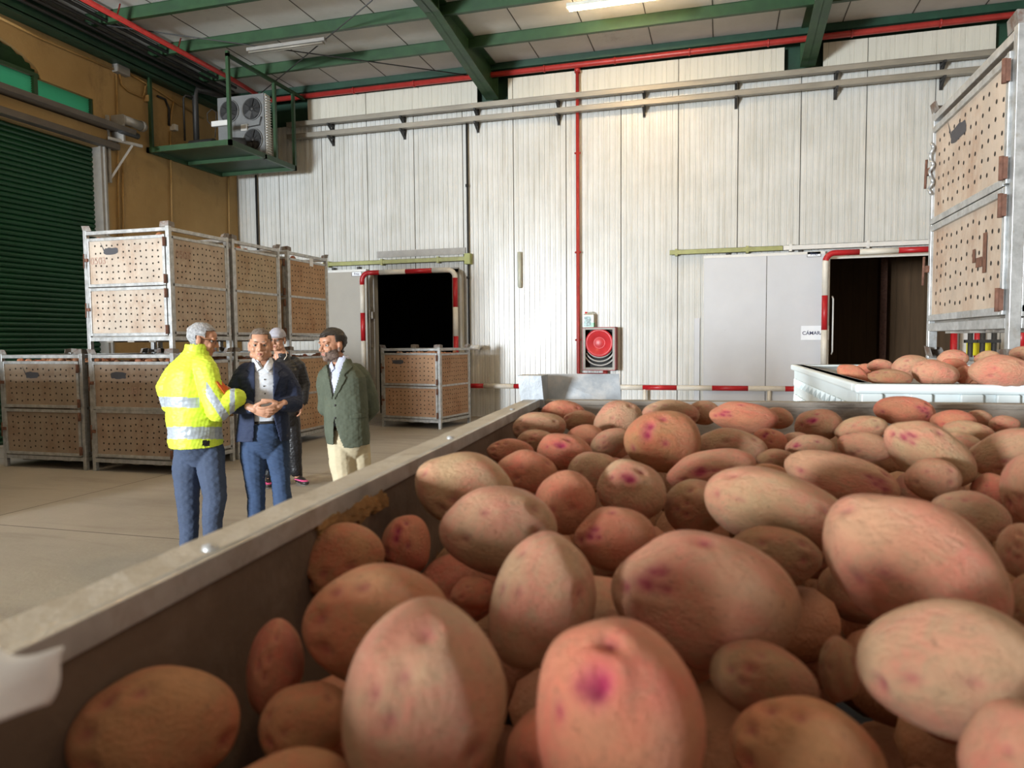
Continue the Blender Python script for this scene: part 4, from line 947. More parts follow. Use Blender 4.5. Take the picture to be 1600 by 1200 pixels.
def put(name, me, loc, A, s, tint, label, group):
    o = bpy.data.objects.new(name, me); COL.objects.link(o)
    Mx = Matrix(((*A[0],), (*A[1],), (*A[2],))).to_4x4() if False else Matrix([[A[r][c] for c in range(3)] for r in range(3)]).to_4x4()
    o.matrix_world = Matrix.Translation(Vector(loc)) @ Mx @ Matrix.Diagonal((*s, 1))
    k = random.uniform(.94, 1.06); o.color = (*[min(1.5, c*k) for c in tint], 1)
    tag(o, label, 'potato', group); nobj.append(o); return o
placed = []
for i, p in enumerate(pots):
    A = p.A.copy()
    if np.linalg.det(A) < 0: A[:, 1] *= -1
    # the eyes are modelled on the -Y side: turn the mesh so that side faces up and outwards
    A[:, 1] = -A[:, 1] if A[:, 1]@np.array(p.r[:]) < 0 else A[:, 1]
    A[:, 0] = np.cross(A[:, 1], A[:, 2])
    me = (PS if p.strong else PM)[(i*5+3) % (6 if p.strong else 7)]
    put('potato', me, pos(p), A, dims(p), TN[p.tint], p.lab, 'potatoes in the foreground wooden bin' if p.grp == 0 else 'potatoes in the white plastic bin')
    placed.append((pos(p), A, dims(p)))
def randrot(rs):
    q = Vector((rs.gauss(0, 1), rs.gauss(0, 1), rs.gauss(0, .35))).normalized()   # lie mostly flat
    z = Vector((rs.uniform(-.4, .4), rs.uniform(-.4, .4), 1)).normalized(); y = z.cross(q).normalized(); x = y.cross(z)
    return np.array([x[:], y[:], z[:]]).T
def fill(inside, zs, tries, smin, smax, limit, name, label, group, meshes, tol=.004, seed=1, existing=None, tints='tptbro', frac=1.0):
    rs = random.Random(seed); ex = existing if existing is not None else placed; n = 0
    Cx = np.array([e[0] for e in ex]) if ex else np.zeros((0, 3)); objs = []
    for _ in range(tries):
        if n >= limit: break
        c = inside(rs, zs)
        if c is None: continue
        a = rs.uniform(smin, smax); s = np.array([a, a*rs.uniform(.74, .86), a*rs.uniform(.68, .8)]); A = randrot(rs)
        if len(Cx):
            v = Cx-np.array(c); L = np.sqrt((v**2).sum(1)); bad = False
            for j in np.where(L < a+.13)[0]:
                e = ex[j]; 
                if L[j] < 1e-6: bad = True; break
                nn = v[j]/L[j]
                if rad_along(A, s, nn)+rad_along(e[1], e[2], nn)-L[j] > tol: bad = True; break
            if bad: continue
        ex.append((np.array(c), A, s)); Cx = np.vstack([Cx, np.array(c)[None]]); n += 1
        objs.append(put(name, rs.choice(meshes), c, A, s, TN[rs.choice(tints)], label, group))
    return objs
def in_frame(P):
    d = Vector(P)-CAM; z = d.dot(Fv)
    if z < .05: return False
    x = 800+FPX*d.dot(Rv)/z; y = 600-FPX*d.dot(Uv)/z
    return -70 < x < 1670 and y < 1290
def binpt(zmax_in, zmax_out):
    def f(rs, zs):
        u = rs.uniform(.09, BW-.09); v = rs.uniform(-BL+.09, -.09); P = BC+EX*u+EY*v
        z = rs.uniform(*zs); top = zmax_in if in_frame((P.x, P.y, z)) else zmax_out
        return (P.x, P.y, z) if z < top else None
    return f
GF = 'partly buried potatoes in the gaps of the wooden bin'
LF = 'potato partly buried in the shaded gaps under the top layer of the wooden bin'
fill(binpt(1.30, 1.42), (1.40, 1.42), 1500, .040, .052, 25, 'potato', 'potato lying on top of the heap near the right side of the wooden bin', 'potatoes on top at the far side of the wooden bin', PM, seed=4)
fill(binpt(1.393, 1.40), (1.36, 1.395), 7000, .034, .050, 85, 'potato', LF, GF, PM, seed=5)

def pbpt(rs, zs):
    u = rs.uniform(.09, 1.07); v = rs.uniform(.09, 1.19); z = rs.uniform(*zs)
    if z > 1.47 and in_frame((.31+u, 1.8+v, z)) and u < .75: return None
    return (.31+u, 1.8+v, z)
fill(pbpt, (1.42, 1.475), 3000, .040, .055, 22, 'potato', 'potato in the second layer of the white plastic bin', 'second layer potatoes in the white plastic bin', PM, seed=8)
# potatoes that show in the slots of the stacked crates: front row on top
ctr = 0
crate_ex = []
names = ['stained crate standing alone', 'front stack, bottom crate', 'front stack, top crate', 'second stack, bottom crate', 'second stack, top crate', 'rear stack, bottom crate', 'rear stack, top crate', 'crate before the black doorway', 'right hand stack']
heap = MB(); ico = bmesh.new(); bmesh.ops.create_icosphere(ico, subdivisions=2, radius=1); icv = np.array([v.co[:] for v in ico.verts]); icf = [tuple(v.index for v in f.verts) for f in ico.faces]; ico.free()
def heap_add(c, A, s): heap.add((icv*s)@A.T+np.array(c), icf, 0, True)
for ci, (cx, cy, z0, w, d, rz) in enumerate(crates):
    rs = random.Random(50+ci); cr, sr = math.cos(rz), math.sin(rz); ex_ = []
    def inside(rs, zs, cx=cx, cy=cy, w=w, d=d, z0=z0):
        front = rs.random() < (.6 if ci != 1 else .9)
        if front: u = rs.uniform(-w/2+.1, w/2-.1); v = rs.uniform(-d/2+.085, -d/2+.16)
        else: u = rs.uniform(w/2-.16, w/2-.085); v = rs.uniform(-d/2+.1, d/2-.1)
        return (cx+cr*u-sr*v, cy+sr*u+cr*v, z0+rs.uniform(*zs))
    if ci != 8:
        top = 1.40
        fill(inside, (1.335, top), 900, .040, .052, 8, 'potato', 'potato in the open top slot of the '+names[ci], 'potatoes in the '+names[ci], PL, seed=60+ci, existing=ex_, tints='obrto')
    n = 0; tries = 0
    while n < 55 and tries < 500:                 # the mass behind and beneath the front row
        tries += 1; u = rs.uniform(-w/2+.1, w/2-.12); v = rs.uniform(-d/2+.1, d/2-.1)
        zc = z0+1.30+.07*math.cos(u*2.2)*math.cos(v*2.2)+(.06*rs.random() if ci in (2, 0, 1) and u < w*.25 and v > -d*.2 else 0)
        c = np.array((cx+cr*u-sr*v, cy+sr*u+cr*v, zc-(.06 if ci == 8 else 0)))
        if any(np.linalg.norm(c-e[0]) < .07 for e in ex_): continue
        A = randrot(rs); s = np.array([.052, .042, .04])*rs.uniform(.9, 1.2); ex_.append((c, A, s)); heap_add(c, A, s); n += 1
rs = random.Random(77)
Ex = list(placed)
def heap_fill(pt, zs, tries, seed):
    rs = random.Random(seed); Cx = np.array([e[0] for e in Ex])
    for k in range(tries):
        c = pt(rs, zs)
        if c is None: continue
        s = np.array([.048, .040, .037])*rs.uniform(.85, 1.1); A = randrot(rs); v = Cx-np.array(c); L = np.sqrt((v**2).sum(1)); ok = True
        for j in np.where(L < .15)[0]:
            nn = v[j]/max(L[j], 1e-6)
            if rad_along(A, s, nn)+rad_along(Ex[j][1], Ex[j][2], nn)-L[j] > .003: ok = False; break
        if ok: Ex.append((np.array(c), A, s)); Cx = np.vstack([Cx, np.array(c)[None]]); heap_add(c, A, s)
heap_fill(binpt(1.35, 1.35), (1.28, 1.35), 9000, 31); heap_fill(binpt(1.28, 1.28), (1.20, 1.27), 7000, 32)
heap_fill(lambda r, zs: (.31+r.uniform(.09, 1.07), 1.8+r.uniform(.09, 1.19), r.uniform(*zs)), (1.30, 1.41), 3000, 33)
hp = heap.build('potato_heap', 'potato'); hp.color = (.92, .78, .66, 1)
tag(hp, 'mass of potatoes packed below the top layers in the bins and stacked crates', 'potatoes', kind='stuff')
print('POTATOES', len(nobj))
# a pale sprout on the smooth pinkish tan potato
# ================================================================== PEOPLE
def icos(sub):
    bm = bmesh.new(); bmesh.ops.create_icosphere(bm, subdivisions=sub, radius=1); v = np.array([q.co[:] for q in bm.verts]); f = [tuple(x.index for x in p.verts) for p in bm.faces]; bm.free(); return v, f
ICV, ICF = icos(3)
class Shape:
    def __init__(s): s.v = []; s.f = []
    def add(s, v, f):
        b = len(s.v); s.v.extend([tuple(float(c) for c in p) for p in v]); s.f.extend([tuple(b+i for i in q) for q in f])
    def ell(s, c, r, R=None):
        v = ICV*np.array(r)
        if R is not None: v = v@np.array(R).T
        s.add(v+np.array(c), ICF)
    def cap(s, a, ra, b, rb, n=14):
        a, b = np.array(a, float), np.array(b, float); d = b-a; L = np.linalg.norm(d); d = d/L if L > 1e-6 else np.array([0, 0, 1.])
        x = np.cross(d, [0, 0, 1.] if abs(d[2]) < .9 else [1., 0, 0]); x /= np.linalg.norm(x); y = np.cross(d, x)
        rows = []
        for k in range(1, 5): t = -math.pi/2+k*math.pi/8; rows.append((a+d*ra*math.sin(t), ra*math.cos(t)))
        for k in range(0, 4): t = k*math.pi/8; rows.append((b+d*rb*math.sin(t), rb*math.cos(t)))
        v = [a-d*ra]; f = []
        for c, r in rows:
            for j in range(n): q = 2*math.pi*j/n; v.append(c+(x*math.cos(q)+y*math.sin(q))*r)
        v.append(b+d*rb)
        for j in range(n): f.append((0, 1+(j+1) % n, 1+j))
        for i in range(len(rows)-1):
            for j in range(n): p = 1+i*n+j; q = 1+i*n+(j+1) % n; f.append((p, q, q+n, p+n))
        e = 1+(len(rows)-1)*n
        for j in range(n): f.append((e+j, e+(j+1) % n, len(v)-1))
        s.add(v, f)
    def chain(s, pts, rr):
        for i in range(len(pts)-1): s.cap(pts[i], rr[i], pts[i+1], rr[i+1])
    def loft(s, secs, n=28, pw=2.4):
        """secs: (cx, cy, z, rx, ry, yaw)"""
        v = []; f = []
        for cx, cy, z, rx, ry, yw in secs:
            for j in range(n):
                a = 2*math.pi*j/n; c, q = math.cos(a), math.sin(a); k = (abs(c)**pw+abs(q)**pw)**(-1/pw)
                x, y = rx*c*k, ry*q*k; v.append((cx+x*math.cos(yw)-y*math.sin(yw), cy+x*math.sin(yw)+y*math.cos(yw), z))
        m = len(secs)
        for i in range(m-1):
            for j in range(n): p = i*n+j; q = i*n+(j+1) % n; f.append((p, q, q+n, p+n))
        v.append((secs[0][0], secs[0][1], secs[0][2])); v.append((secs[-1][0], secs[-1][1], secs[-1][2])); a, b = len(v)-2, len(v)-1
        for j in range(n): f.append((a, (j+1) % n, j)); f.append((b, (m-1)*n+j, (m-1)*n+(j+1) % n))
        s.add(v, f)
def remesh(sh, vox, smooth=3):
    me = bpy.data.meshes.new('tmp'); me.from_pydata(sh.v, [], sh.f); o = bpy.data.objects.new('tmp', me); COL.objects.link(o)
    r = o.modifiers.new('r', 'REMESH'); r.mode = 'VOXEL'; r.voxel_size = vox; r.use_smooth_shade = True
    dg = bpy.context.evaluated_depsgraph_get(); out = bpy.data.meshes.new_from_object(o.evaluated_get(dg)); bpy.data.objects.remove(o); bpy.data.meshes.remove(me)
    v = np.zeros(len(out.vertices)*3); out.vertices.foreach_get('co', v); v = v.reshape(-1, 3)
    e = np.zeros(len(out.edges)*2, int); out.edges.foreach_get('vertices', e); e = e.reshape(-1, 2)
    deg = np.bincount(e.ravel(), minlength=len(v))[:, None]
    for it in range(smooth*2):
        acc = np.zeros_like(v)
        for k in range(3): acc[:, k] = np.bincount(e[:, 0], v[e[:, 1], k], len(v))+np.bincount(e[:, 1], v[e[:, 0], k], len(v))
        v = v+(.5 if it % 2 == 0 else -.42)*(acc/np.maximum(deg, 1)-v)
    return out, v
def normals(me, v):
    me.vertices.foreach_set('co', v.ravel()); me.update(); n = np.zeros(len(v)*3); me.vertices.foreach_get('normal', n); return n.reshape(-1, 3)
def fbm(v, sc, amp, seed=0):
    """cheap smooth folds from summed sines, fully vectorised"""
    r = np.random.default_rng(seed); out = np.zeros(len(v))
    for k in range(9):
        d = r.normal(size=3); d /= np.linalg.norm(d); f = sc[0]*(1+.35*k)*np.array([1, 1, sc[1]]); ph = r.uniform(0, 6.28)
        out += np.sin((v*f)@d*6.28+ph+1.3*np.sin((v*f)@np.roll(d, 1)*3+ph))/(1+.3*k)
    return out*amp/3
def faces_of(me):
    return [tuple(p.vertices) for p in me.polygons]
def finish(name, v, faces, mats, parent, midx=None, smooth=True, solid=0):
    used = sorted(set(i for f in faces for i in f)); mp = {a: b for b, a in enumerate(used)}
    me = bpy.data.meshes.new(name); me.from_pydata([tuple(v[i]) for i in used], [], [tuple(mp[i] for i in f) for f in faces])
    for m in mats: me.materials.append(M[m])
    if midx is not None: me.polygons.foreach_set('material_index', midx)
    me.polygons.foreach_set('use_smooth', [smooth]*len(me.polygons)); me.update()
    o = bpy.data.objects.new(name, me); COL.objects.link(o); o.parent = parent
    if solid: s = o.modifiers.new('s', 'SOLIDIFY'); s.thickness = solid; s.offset = -1
    return o
def patch(name, v, n, F, mask, off, m, parent, solid=.003, noise_amp=0, seed=0):
    """a part cut from a garment or head surface where mask(centres) is true, lifted by off"""
    C_ = np.array([v[list(f)].mean(0) for f in F]); k = mask(C_)
    fs = [f for f, q in zip(F, k) if q]
    if not fs: return None
    vv = v+n*off
    if noise_amp: vv = vv+n*np.abs(fbm(v, (9, 1), noise_amp, seed))[:, None]
    return finish(name, vv, fs, [m], parent, solid=solid)
skin = mat('skin_tone', (.50, .26, .165), .5, 0, .10, 20, .05, 90)
M['skin'] = skin; M['skin_tan'] = mat('tanned_skin_tone', (.44, .215, .13), .5, 0, .10, 20, .05, 90)
M['lips'] = mat('lip_tone', (.34, .12, .09), .5); M['eyewhite'] = mat('eye_white', (.34, .31, .28), .4); M['iris'] = mat('dark_iris', (.03, .02, .015), .2)
M['hair_silver'] = mat('silver_grey_hair', (.34, .34, .35), .7, 0, .5, 60, .8, 120); M['hair_grey'] = mat('short_grey_brown_hair', (.15, .12, .10), .75, 0, .5, 60, .7, 120)
M['hair_black'] = mat('dark_brown_hair', (.018, .013, .010), .5, 0, .3, 60, .6, 100); M['beard'] = mat('greying_beard', (.17, .115, .09), .85, 0, .6, 90, .8, 150)
M['hivis'] = mat('fluorescent_yellow_fabric', (.66, .84, .06), .55, 0, .05, 6); M['reflect'] = mat('silver_reflective_tape', (.42, .47, .52), .35, .15, .12, 20)
M['workblue'] = mat('slate_blue_work_trousers', (.045, .065, .115), .85, 0, .12, 8, .03, 120)
M['navy'] = mat('navy_blazer_wool', (.016, .026, .065), .8, 0, .12, 10, .04, 200); M['shirt'] = mat('white_shirt_cotton', (.66, .69, .74), .75, 0, .04, 20)
M['lblue'] = mat('pale_blue_shirt_cotton', (.50, .53, .66), .75, 0, .04, 20); M['denim'] = mat('blue_denim', (.030, .058, .125), .85, 0, .22, 5, .04, 160)
M['greenw'] = mat('olive_green_blazer_wool', (.075, .088, .060), .85, 0, .12, 12, .05, 200); M['beige'] = mat('beige_chino_cotton', (.50, .43, .29), .8, 0, .06, 12)
M['blackj'] = mat('black_jacket_nylon', (.010, .010, .012), .45, 0, .2, 12); M['blacks'] = mat('black_leather', (.02, .016, .014), .4)
M['orange'] = mat('orange_folder_card', (.70, .13, .02), .5); M['glass'] = mat('dark_glasses_frame', (.03, .025, .02), .3, .3)
M['pink'] = mat('pink_sneaker_trim', (.6, .08, .22), .5); M['brownbelt'] = mat('dark_belt', (.02, .016, .014), .5)

class Fig:
    """view frame of one person: x to the right of the photo, y away from the camera, z up, origin between the feet"""
    def __init__(s, px, fy):
        s.P = onZ(px, fy, 0); s.h = Vector((s.P.x, s.P.y, 0)).normalized(); s.r = Vector((s.h.y, -s.h.x, 0)); s.rz = math.atan2(s.r.y, s.r.x)
    def pt(s, x, y, off=0):
        d = ray(x, y); t = (s.P.dot(s.h)+off)/Vector((d.x, d.y, 0)).dot(s.h); q = CAM+d*t; return np.array([(q-s.P).dot(s.r), off, q.z])
    def wid(s, px): a = s.pt(500, 600); b = s.pt(600, 600); return 0
    def to_px(s, v):
        W = np.array(s.P[:])+v[:, :1]*np.array(s.r[:])+v[:, 1:2]*np.array(s.h[:])+v[:, 2:3]*np.array([0, 0, 1.]); d = W-np.array(CAM[:]); z = d@np.array(Fv[:])
        return 800+FPX*(d@np.array(Rv[:]))/z, 600-FPX*(d@np.array(Uv[:]))/z
def rotz(a): c, q = math.cos(a), math.sin(a); return np.array([[c, -q, 0], [q, c, 0], [0, 0, 1]])
def rotx(a): c, q = math.cos(a), math.sin(a); return np.array([[1, 0, 0], [0, c, -q], [0, q, c]])
def roty(a): c, q = math.cos(a), math.sin(a); return np.array([[c, 0, q], [0, 1, 0], [-q, 0, c]])
def head_shapes(sh, H, R, k=1.0, neck_to=None, jaw=1.0, fat=1.0):
    """head frame: x right of face as seen from the front, -y forward (towards the viewer), z up"""
    H = np.array(H)
    def T(p): return H+R@(np.array(p)*k)
    def E(c, r): sh.ell(T(c), np.array(r)*k, R)
    E((0, .012, .035), (.075, .096, .084)); E((0, -.022, -.025), (.066*fat, .066, .085)); E((0, -.016, -.068), (.056*fat*jaw, .060, .046)); E((0, -.060, -.094), (.024*jaw, .022, .02))
    E((0, -.048, .038), (.058, .044, .040))
    sh.cap(T((0, -.084, .008)), .0095*k, T((0, -.104, -.030)), .0135*k)
    for s in (-1, 1):
        E((s*.012, -.092, -.036), (.0095, .010, .008)); E((s*.028, -.078, .021), (.026, .014, .009)); E((s*.036*fat, -.062, -.028), (.024, .022, .024))
        E((s*.079, .012, -.010), (.010, .019, .032)); E((s*.078, .004, -.036), (.009, .012, .012)); E((s*.050*fat*jaw, -.01, -.07), (.016, .036, .024))
    sh.cap(T((-.018, -.080, -.062)), .0085*k, T((.018, -.080, -.062)), .0085*k); E((0, -.076, -.075), (.02, .012, .007))
    if neck_to is not None: sh.cap(T((0, .020, -.065)), .056*k*fat, neck_to, .062*k*fat)
def head_post(v, H, R, k=1.0):
    """press the eye sockets and the mouth line into the surface"""
    q = (v-np.array(H))@R/k; out = v.copy(); d = np.zeros_like(v)
    for s in (-1, 1):
        g = np.exp(-(((q[:, 0]-s*.031)/.017)**2+((q[:, 2]-.001)/.011)**2))*(q[:, 1] < -.02); d[:, 1] += .012*g
        g = np.exp(-(((q[:, 0]-s*.034)/.006)**2+((q[:, 2]+.052)/.016)**2))*(q[:, 1] < -.02); d[:, 1] += .003*g
    g = np.exp(-((q[:, 0]/.026)**4+((q[:, 2]+.0615)/.0028)**2))*(q[:, 1] < -.03); d[:, 1] += .006*g
    return out+(d@R.T)*k
def face_bits(root, H, R, k=1.0, brow='hair_grey', glasses=False, sides=(-1, 1)):
    H = np.array(H)
    def T(p): return H+R@(np.array(p)*k)
    for s in sides:
        mb = MB(); c = T((s*.031, -.066, .001)); vv = (ICV*np.array([.0135, .012, .0125])*k)@R.T+c; mb.add(vv, ICF, 0, True)
        ri = .0066*k; vi = (ICV*np.array([ri, .004*k, ri]))@R.T+T((s*.031, -.0765, .001)); mb.add(vi, ICF, 1, True); mb.build('eye', ['eyewhite', 'iris'], root)
        sh = Shape(); sh.chain([T((s*.015, -.0915, .0245)), T((s*.030, -.0905, .0275)), T((s*.046, -.078, .0215))], [.0028*k, .0034*k, .0022*k]); me, v = remesh(sh, .002, 1); finish('eyebrow', v, faces_of(me), [brow], root)
        sh = Shape(); sh.chain([T((s*.018, -.0785, .0075)), T((s*.031, -.0815, .012)), T((s*.045, -.072, .007))], [.003*k]*3); me, v = remesh(sh, .002, 1); finish('eyelid', v, faces_of(me), ['skin'], root)
    sh = Shape(); sh.chain([T((-.023, -.079, -.0615)), T((0, -.0905, -.0595)), T((.023, -.079, -.0615))], [.0032*k, .0045*k, .0032*k]); sh.chain([T((-.019, -.080, -.066)), T((0, -.0895, -.068)), T((.019, -.080, -.066))], [.003*k, .0048*k, .003*k])
    me, v = remesh(sh, .002, 1); finish('lips', v, faces_of(me), ['lips'], root)
    if glasses:
        mb = MB()
        for s in (-1, 1):
            mb.tube([T((s*.033+.023*math.cos(a), -.098+.10*abs(.023*math.cos(a)+0), .0+.016*math.sin(a))) for a in np.linspace(0, 2*math.pi, 17)], .0016*k, 0, 6)
            mb.tube([T((s*.056, -.094, .006)), T((s*.074, -.06, .008)), T((s*.081, .0, .006)), T((s*.082, .022, -.006))], .002*k, 0, 6)
        mb.tube([T((-.011, -.098, .002)), T((.011, -.098, .002))], .0015*k, 0, 6); mb.build('glasses', 'glass', root)
def hand_shapes(sh, wrist, fdir, pn, side, size=1.0, curl=.5, spread=.12):
    """palm with four fingers and a thumb; fdir: wrist to fingers, pn: palm normal, side: +1 puts the thumb at cross(fdir, pn)"""
    w = np.array(wrist, float); f = np.array(fdir, float); f /= np.linalg.norm(f); p = np.array(pn, float); p -= f*(p@f); p /= np.linalg.norm(p); t = np.cross(f, p)*side
    L = .085*size; Rm = np.array([t, f, p]).T
    sh.ell(w+f*L*.55, (.040*size, .052*size, .0165*size), Rm); sh.cap(w-f*.03, .026*size, w+f*.02, .026*size)
    for i, (o, ln) in enumerate(((.028, .072), (.0095, .080), (-.009, .075), (-.027, .060))):
        b = w+f*L*.93+t*o*size; a = -spread*(1.5-i)/1.5; c = curl*(.8+.15*i); q = b; sg = (.46, .30, .24); ang = 0
        pts = [b-f*.02]; rr = [.0098*size]; pts.append(b); rr.append(.0095*size)
        for k, g in enumerate(sg): ang += c*(.7 if k == 0 else 1.0); d = (f*math.cos(ang)+p*math.sin(ang)); d = d+t*(-a)*math.cos(ang); d /= np.linalg.norm(d); q = q+d*ln*g*size; pts.append(q); rr.append((.0092-.0009*k)*size)
        sh.chain(pts, rr)
    b = w+f*.022*size+t*.030*size; d1 = f*.62+t*.62+p*.35; d1 /= np.linalg.norm(d1); d2 = f*.85+t*.25+p*.5; d2 /= np.linalg.norm(d2)
    sh.chain([b, b+d1*.040*size, b+d1*.040*size+d2*.034*size, b+d1*.040*size+d2*.034*size+(d2+p*.3)/1.05*.022*size], [.0145*size, .0118*size, .0105*size, .0085*size])
def sec(F, px0, px1, y, off=0, ry=.13, yaw=0):
    a, b = F.pt(px0, y, off), F.pt(px1, y, off); return ((a[0]+b[0])/2, off, a[2], abs(b[0]-a[0])/2, ry, yaw)
def person(F, label):
    r = empty('person', (F.P.x, F.P.y, 0), F.rz, label, 'person'); return r
def hair_mask(v, H, R, k, line):
    q = (v-np.array(H))@R/k; return line(q)
def garment(name, sh, vox, fold, mats, root, seed, cut=None, midx=None, solid=.004, sm=3, fsc=(1.7, 1.1)):
    me, v = remesh(sh, vox, sm); n = normals(me, v); v = v+n*fbm(v, fsc, fold, seed)[:, None]+n*(fbm(v*np.array([1, 1, 2.2]), (14, 1), fold*.35, seed+9))[:, None]; n = normals(me, v); F_ = faces_of(me)
    C_ = np.array([v[list(f)].mean(0) for f in F_])
    keep = ~cut(C_) if cut is not None else np.ones(len(F_), bool)
    mi = midx(C_)[keep].astype(int).tolist() if midx is not None else None
    o = finish(name, v, [f for f, k in zip(F_, keep) if k], mats, root, mi, solid=solid if cut is not None else 0)
    return o, v, n, F_
def shoe(root, heel, toe, m, name='shoe', trim=None):
    h, t = np.array(heel, float), np.array(toe, float); d = (t-h); L = np.linalg.norm(d); d /= L; x = np.array([d[1], -d[0], 0]); sh = Shape(); R = np.array([x, d, [0, 0, 1.]]).T
    sh.ell(h+d*.05+[0, 0, .055], (.042, .06, .05), R); sh.ell(h+d*(L*.45)+[0, 0, .045], (.045, .10, .042), R); sh.ell(h+d*(L-.07)+[0, 0, .035], (.050, .075, .032), R); sh.cap(h+d*.04+[0, 0, .05], .045, h+d*.05+[0, 0, .11], .045)
    me, v = remesh(sh, .005, 3); v[:, 2] = np.maximum(v[:, 2], .004); F_ = faces_of(me); C_ = np.array([v[list(f)].mean(0) for f in F_]); mi = (C_[:, 2] < .016).astype(int)
    if trim: mi = np.where((np.abs(C_[:, 2]-.05-.1*((C_-h)@d)*.3) < .007), 2, mi)
    finish(name, v, F_, [m, 'whitem' if trim else 'black'] + ([trim] if trim else []), root, mi.tolist())
def build_body(F, root, H, R, k, joints, hands, neck, skinm='skin', fat=1.0, jaw=1.0, vox=.0042):
    sh = Shape(); head_shapes(sh, H, R, k, neck, jaw, fat)
    for pts, rr in joints: sh.chain(pts, rr)
    for hd in hands: hand_shapes(sh, **hd)
    me, v = remesh(sh, vox, 2); v = head_post(v, H, R, k); n = normals(me, v); F_ = faces_of(me)
    finish('body', v, F_, [skinm], root); return v, n, F_
def buttons(F, root, v, pxs, m='dark', r=.006):
    X, Y = F.to_px(v); 
    for (px, py) in pxs:
        d = (X-px)**2+(Y-py)**2; c = np.where(d < 9)[0]
        if len(c) == 0: continue
        i = c[np.argmin(v[c, 1])]; mb = MB(); mb.lathe([(r, 0), (r, -.004), (0, -.005)], (v[i, 0], v[i, 1]-.002, v[i, 2]), 'Y', 10); mb.build('button', m, root)

# ---------------------------------------------------------------- man in the yellow jacket
F = Fig(315, 876); P_ = F.pt; r1 = person(F, 'grey haired man in fluorescent yellow jacket and glasses, seen from behind in profile')
R1 = rotz(rad(90-12))@rotx(rad(10)); H1 = P_(317, 531, -.02); H1[2] -= .0
sR, sL = P_(323, 580, -.15), P_(281, 582, .16); eR, wR = P_(339, 642, -.24), P_(364, 623, -.22); eL, wL = P_(270, 632, .20), P_(345, 640, .22)
neck = P_(308, 566, 0.0); hipA, hipB = P_(294, 705, .05), P_(329, 705, -.03); kA, kB = P_(293, 775, .06), P_(336, 775, -.08); aA, aB = P_(291, 862, .10), P_(334, 866, -.05)
jts = [([neck, P_(304, 640), P_(308, 680)], [.09, .11, .10]), ([neck, sR, eR, wR], [.05, .052, .04, .028]), ([neck, sL, eL, wL], [.05, .052, .04, .028]), ([P_(308, 680), hipA, kA, aA], [.09, .065, .05, .04]), ([P_(308, 680), hipB, kB, aB], [.09, .065, .05, .04])]
hnd = [dict(wrist=wR, fdir=P_(356, 612, .0)-wR, pn=(-1, 0, .1), side=1, curl=.55), dict(wrist=wL, fdir=(1, -.3, .2), pn=(0, -1, .3), side=1, curl=.6)]
v, n, Fc = build_body(F, r1, H1, R1, 1.0, jts, hnd, neck, 'skin_tan')
def line1(q): return (q[:, 2] > np.where(q[:, 1] > .02, -.055, np.where(q[:, 1] > -.025, .018, .062+(-q[:, 1])*.22))) & ~((np.abs(q[:, 0]) > .068) & (q[:, 1] < .036) & (q[:, 1] > -.02) & (q[:, 2] < .028))
patch('hair', v, n, Fc, lambda c: hair_mask(c, H1, R1, 1, line1), .007, 'hair_silver', r1, .006, .006, 3)
face_bits(r1, H1, R1, 1.0, 'hair_grey', True)
sh = Shape(); sh.loft([sec(F, 263, 348, 699, 0, .185, .3), sec(F, 262, 347, 680, 0, .19, .3), sec(F, 260, 346, 650, 0, .19, .3), sec(F, 258, 344, 622, 0, .19, .3), sec(F, 258, 343, 600, 0, .185, .3), sec(F, 263, 340, 580, 0, .175, .3), sec(F, 270, 334, 567, 0, .15, .3), sec(F, 283, 326, 556, 0, .115, .3), sec(F, 288, 326, 547, -.01, .095, .3), sec(F, 288, 330, 537, -.02, .085, .3)])
sh.chain([P_(318, 574, -.12), sR, eR, wR, P_(370, 622, -.20)], [.085, .088, .075, .068, .062]); sh.chain([P_(286, 575, .1), sL, P_(264, 606, .16), eL, wL], [.08, .09, .085, .075, .06])
def mi1(C_):
    X, Y = F.to_px(C_); m = np.zeros(len(C_))
    body = (C_[:, 1] > -.19) | (X < 318); sl = ~body
    band = ((Y > 620-(X-258)*-.03) & (Y < 636-(X-258)*-.03)) | ((Y > 667) & (Y < 686))
    m[body & band & (X < 350) & ~((X > 312) & (Y < 640))] = 1; m[(Y > 668) & (Y < 686) & (X < 352)] = 1
    ax = (X-337)*.83-(Y-640)*.56; m[sl & (X > 322) & (np.abs(ax-6) < 6.5) & (Y < 662)] = 1; m[sl & (np.abs(X-363) < 4) & (Y < 650)] = 1
    m[(X > 316) & (X < 328) & (Y > 688) & (Y < 697) & (C_[:, 1] < 0)] = 2; return m
q = (H1)
def cut1(C_):
    c = C_-H1; return (np.hypot(c[:, 0]+.03, c[:, 1]) < .078) & (C_[:, 2] > P_(300, 543)[2]) | (C_[:, 2] > P_(300, 537)[2]-.004) | (C_[:, 2] < P_(300, 697)[2])
garment('jacket', sh, .0065, .011, ['hivis', 'reflect', 'black'], r1, 5, cut1, mi1, .006, 2)
sh = Shape(); sh.loft([sec(F, 300, 325, 728, 0, .07, .1), sec(F, 284, 340, 716, 0, .11, .1), sec(F, 274, 346, 700, 0, .14, .1), sec(F, 274, 344, 688, 0, .14, .1)]); sh.chain([hipA, P_(292, 740, .06), kA, P_(295, 815, .08), P_(294, 858, .1)], [.10, .095, .082, .068, .064]); sh.chain([hipB, P_(331, 740, -.05), kB, P_(332, 815, -.07), P_(334, 860, -.05)], [.10, .097, .085, .070, .064])
garment('trousers', sh, .007, .007, ['workblue'], r1, 8, fsc=(1.6, 1.3), sm=9)
for a, s_ in ((aA, (.14, .04)), (aB, (.16, .02))): h_ = np.array([a[0]-.05, a[1], 0]); shoe(r1, h_, h_+np.array([.25, .06, 0]), 'blacks')
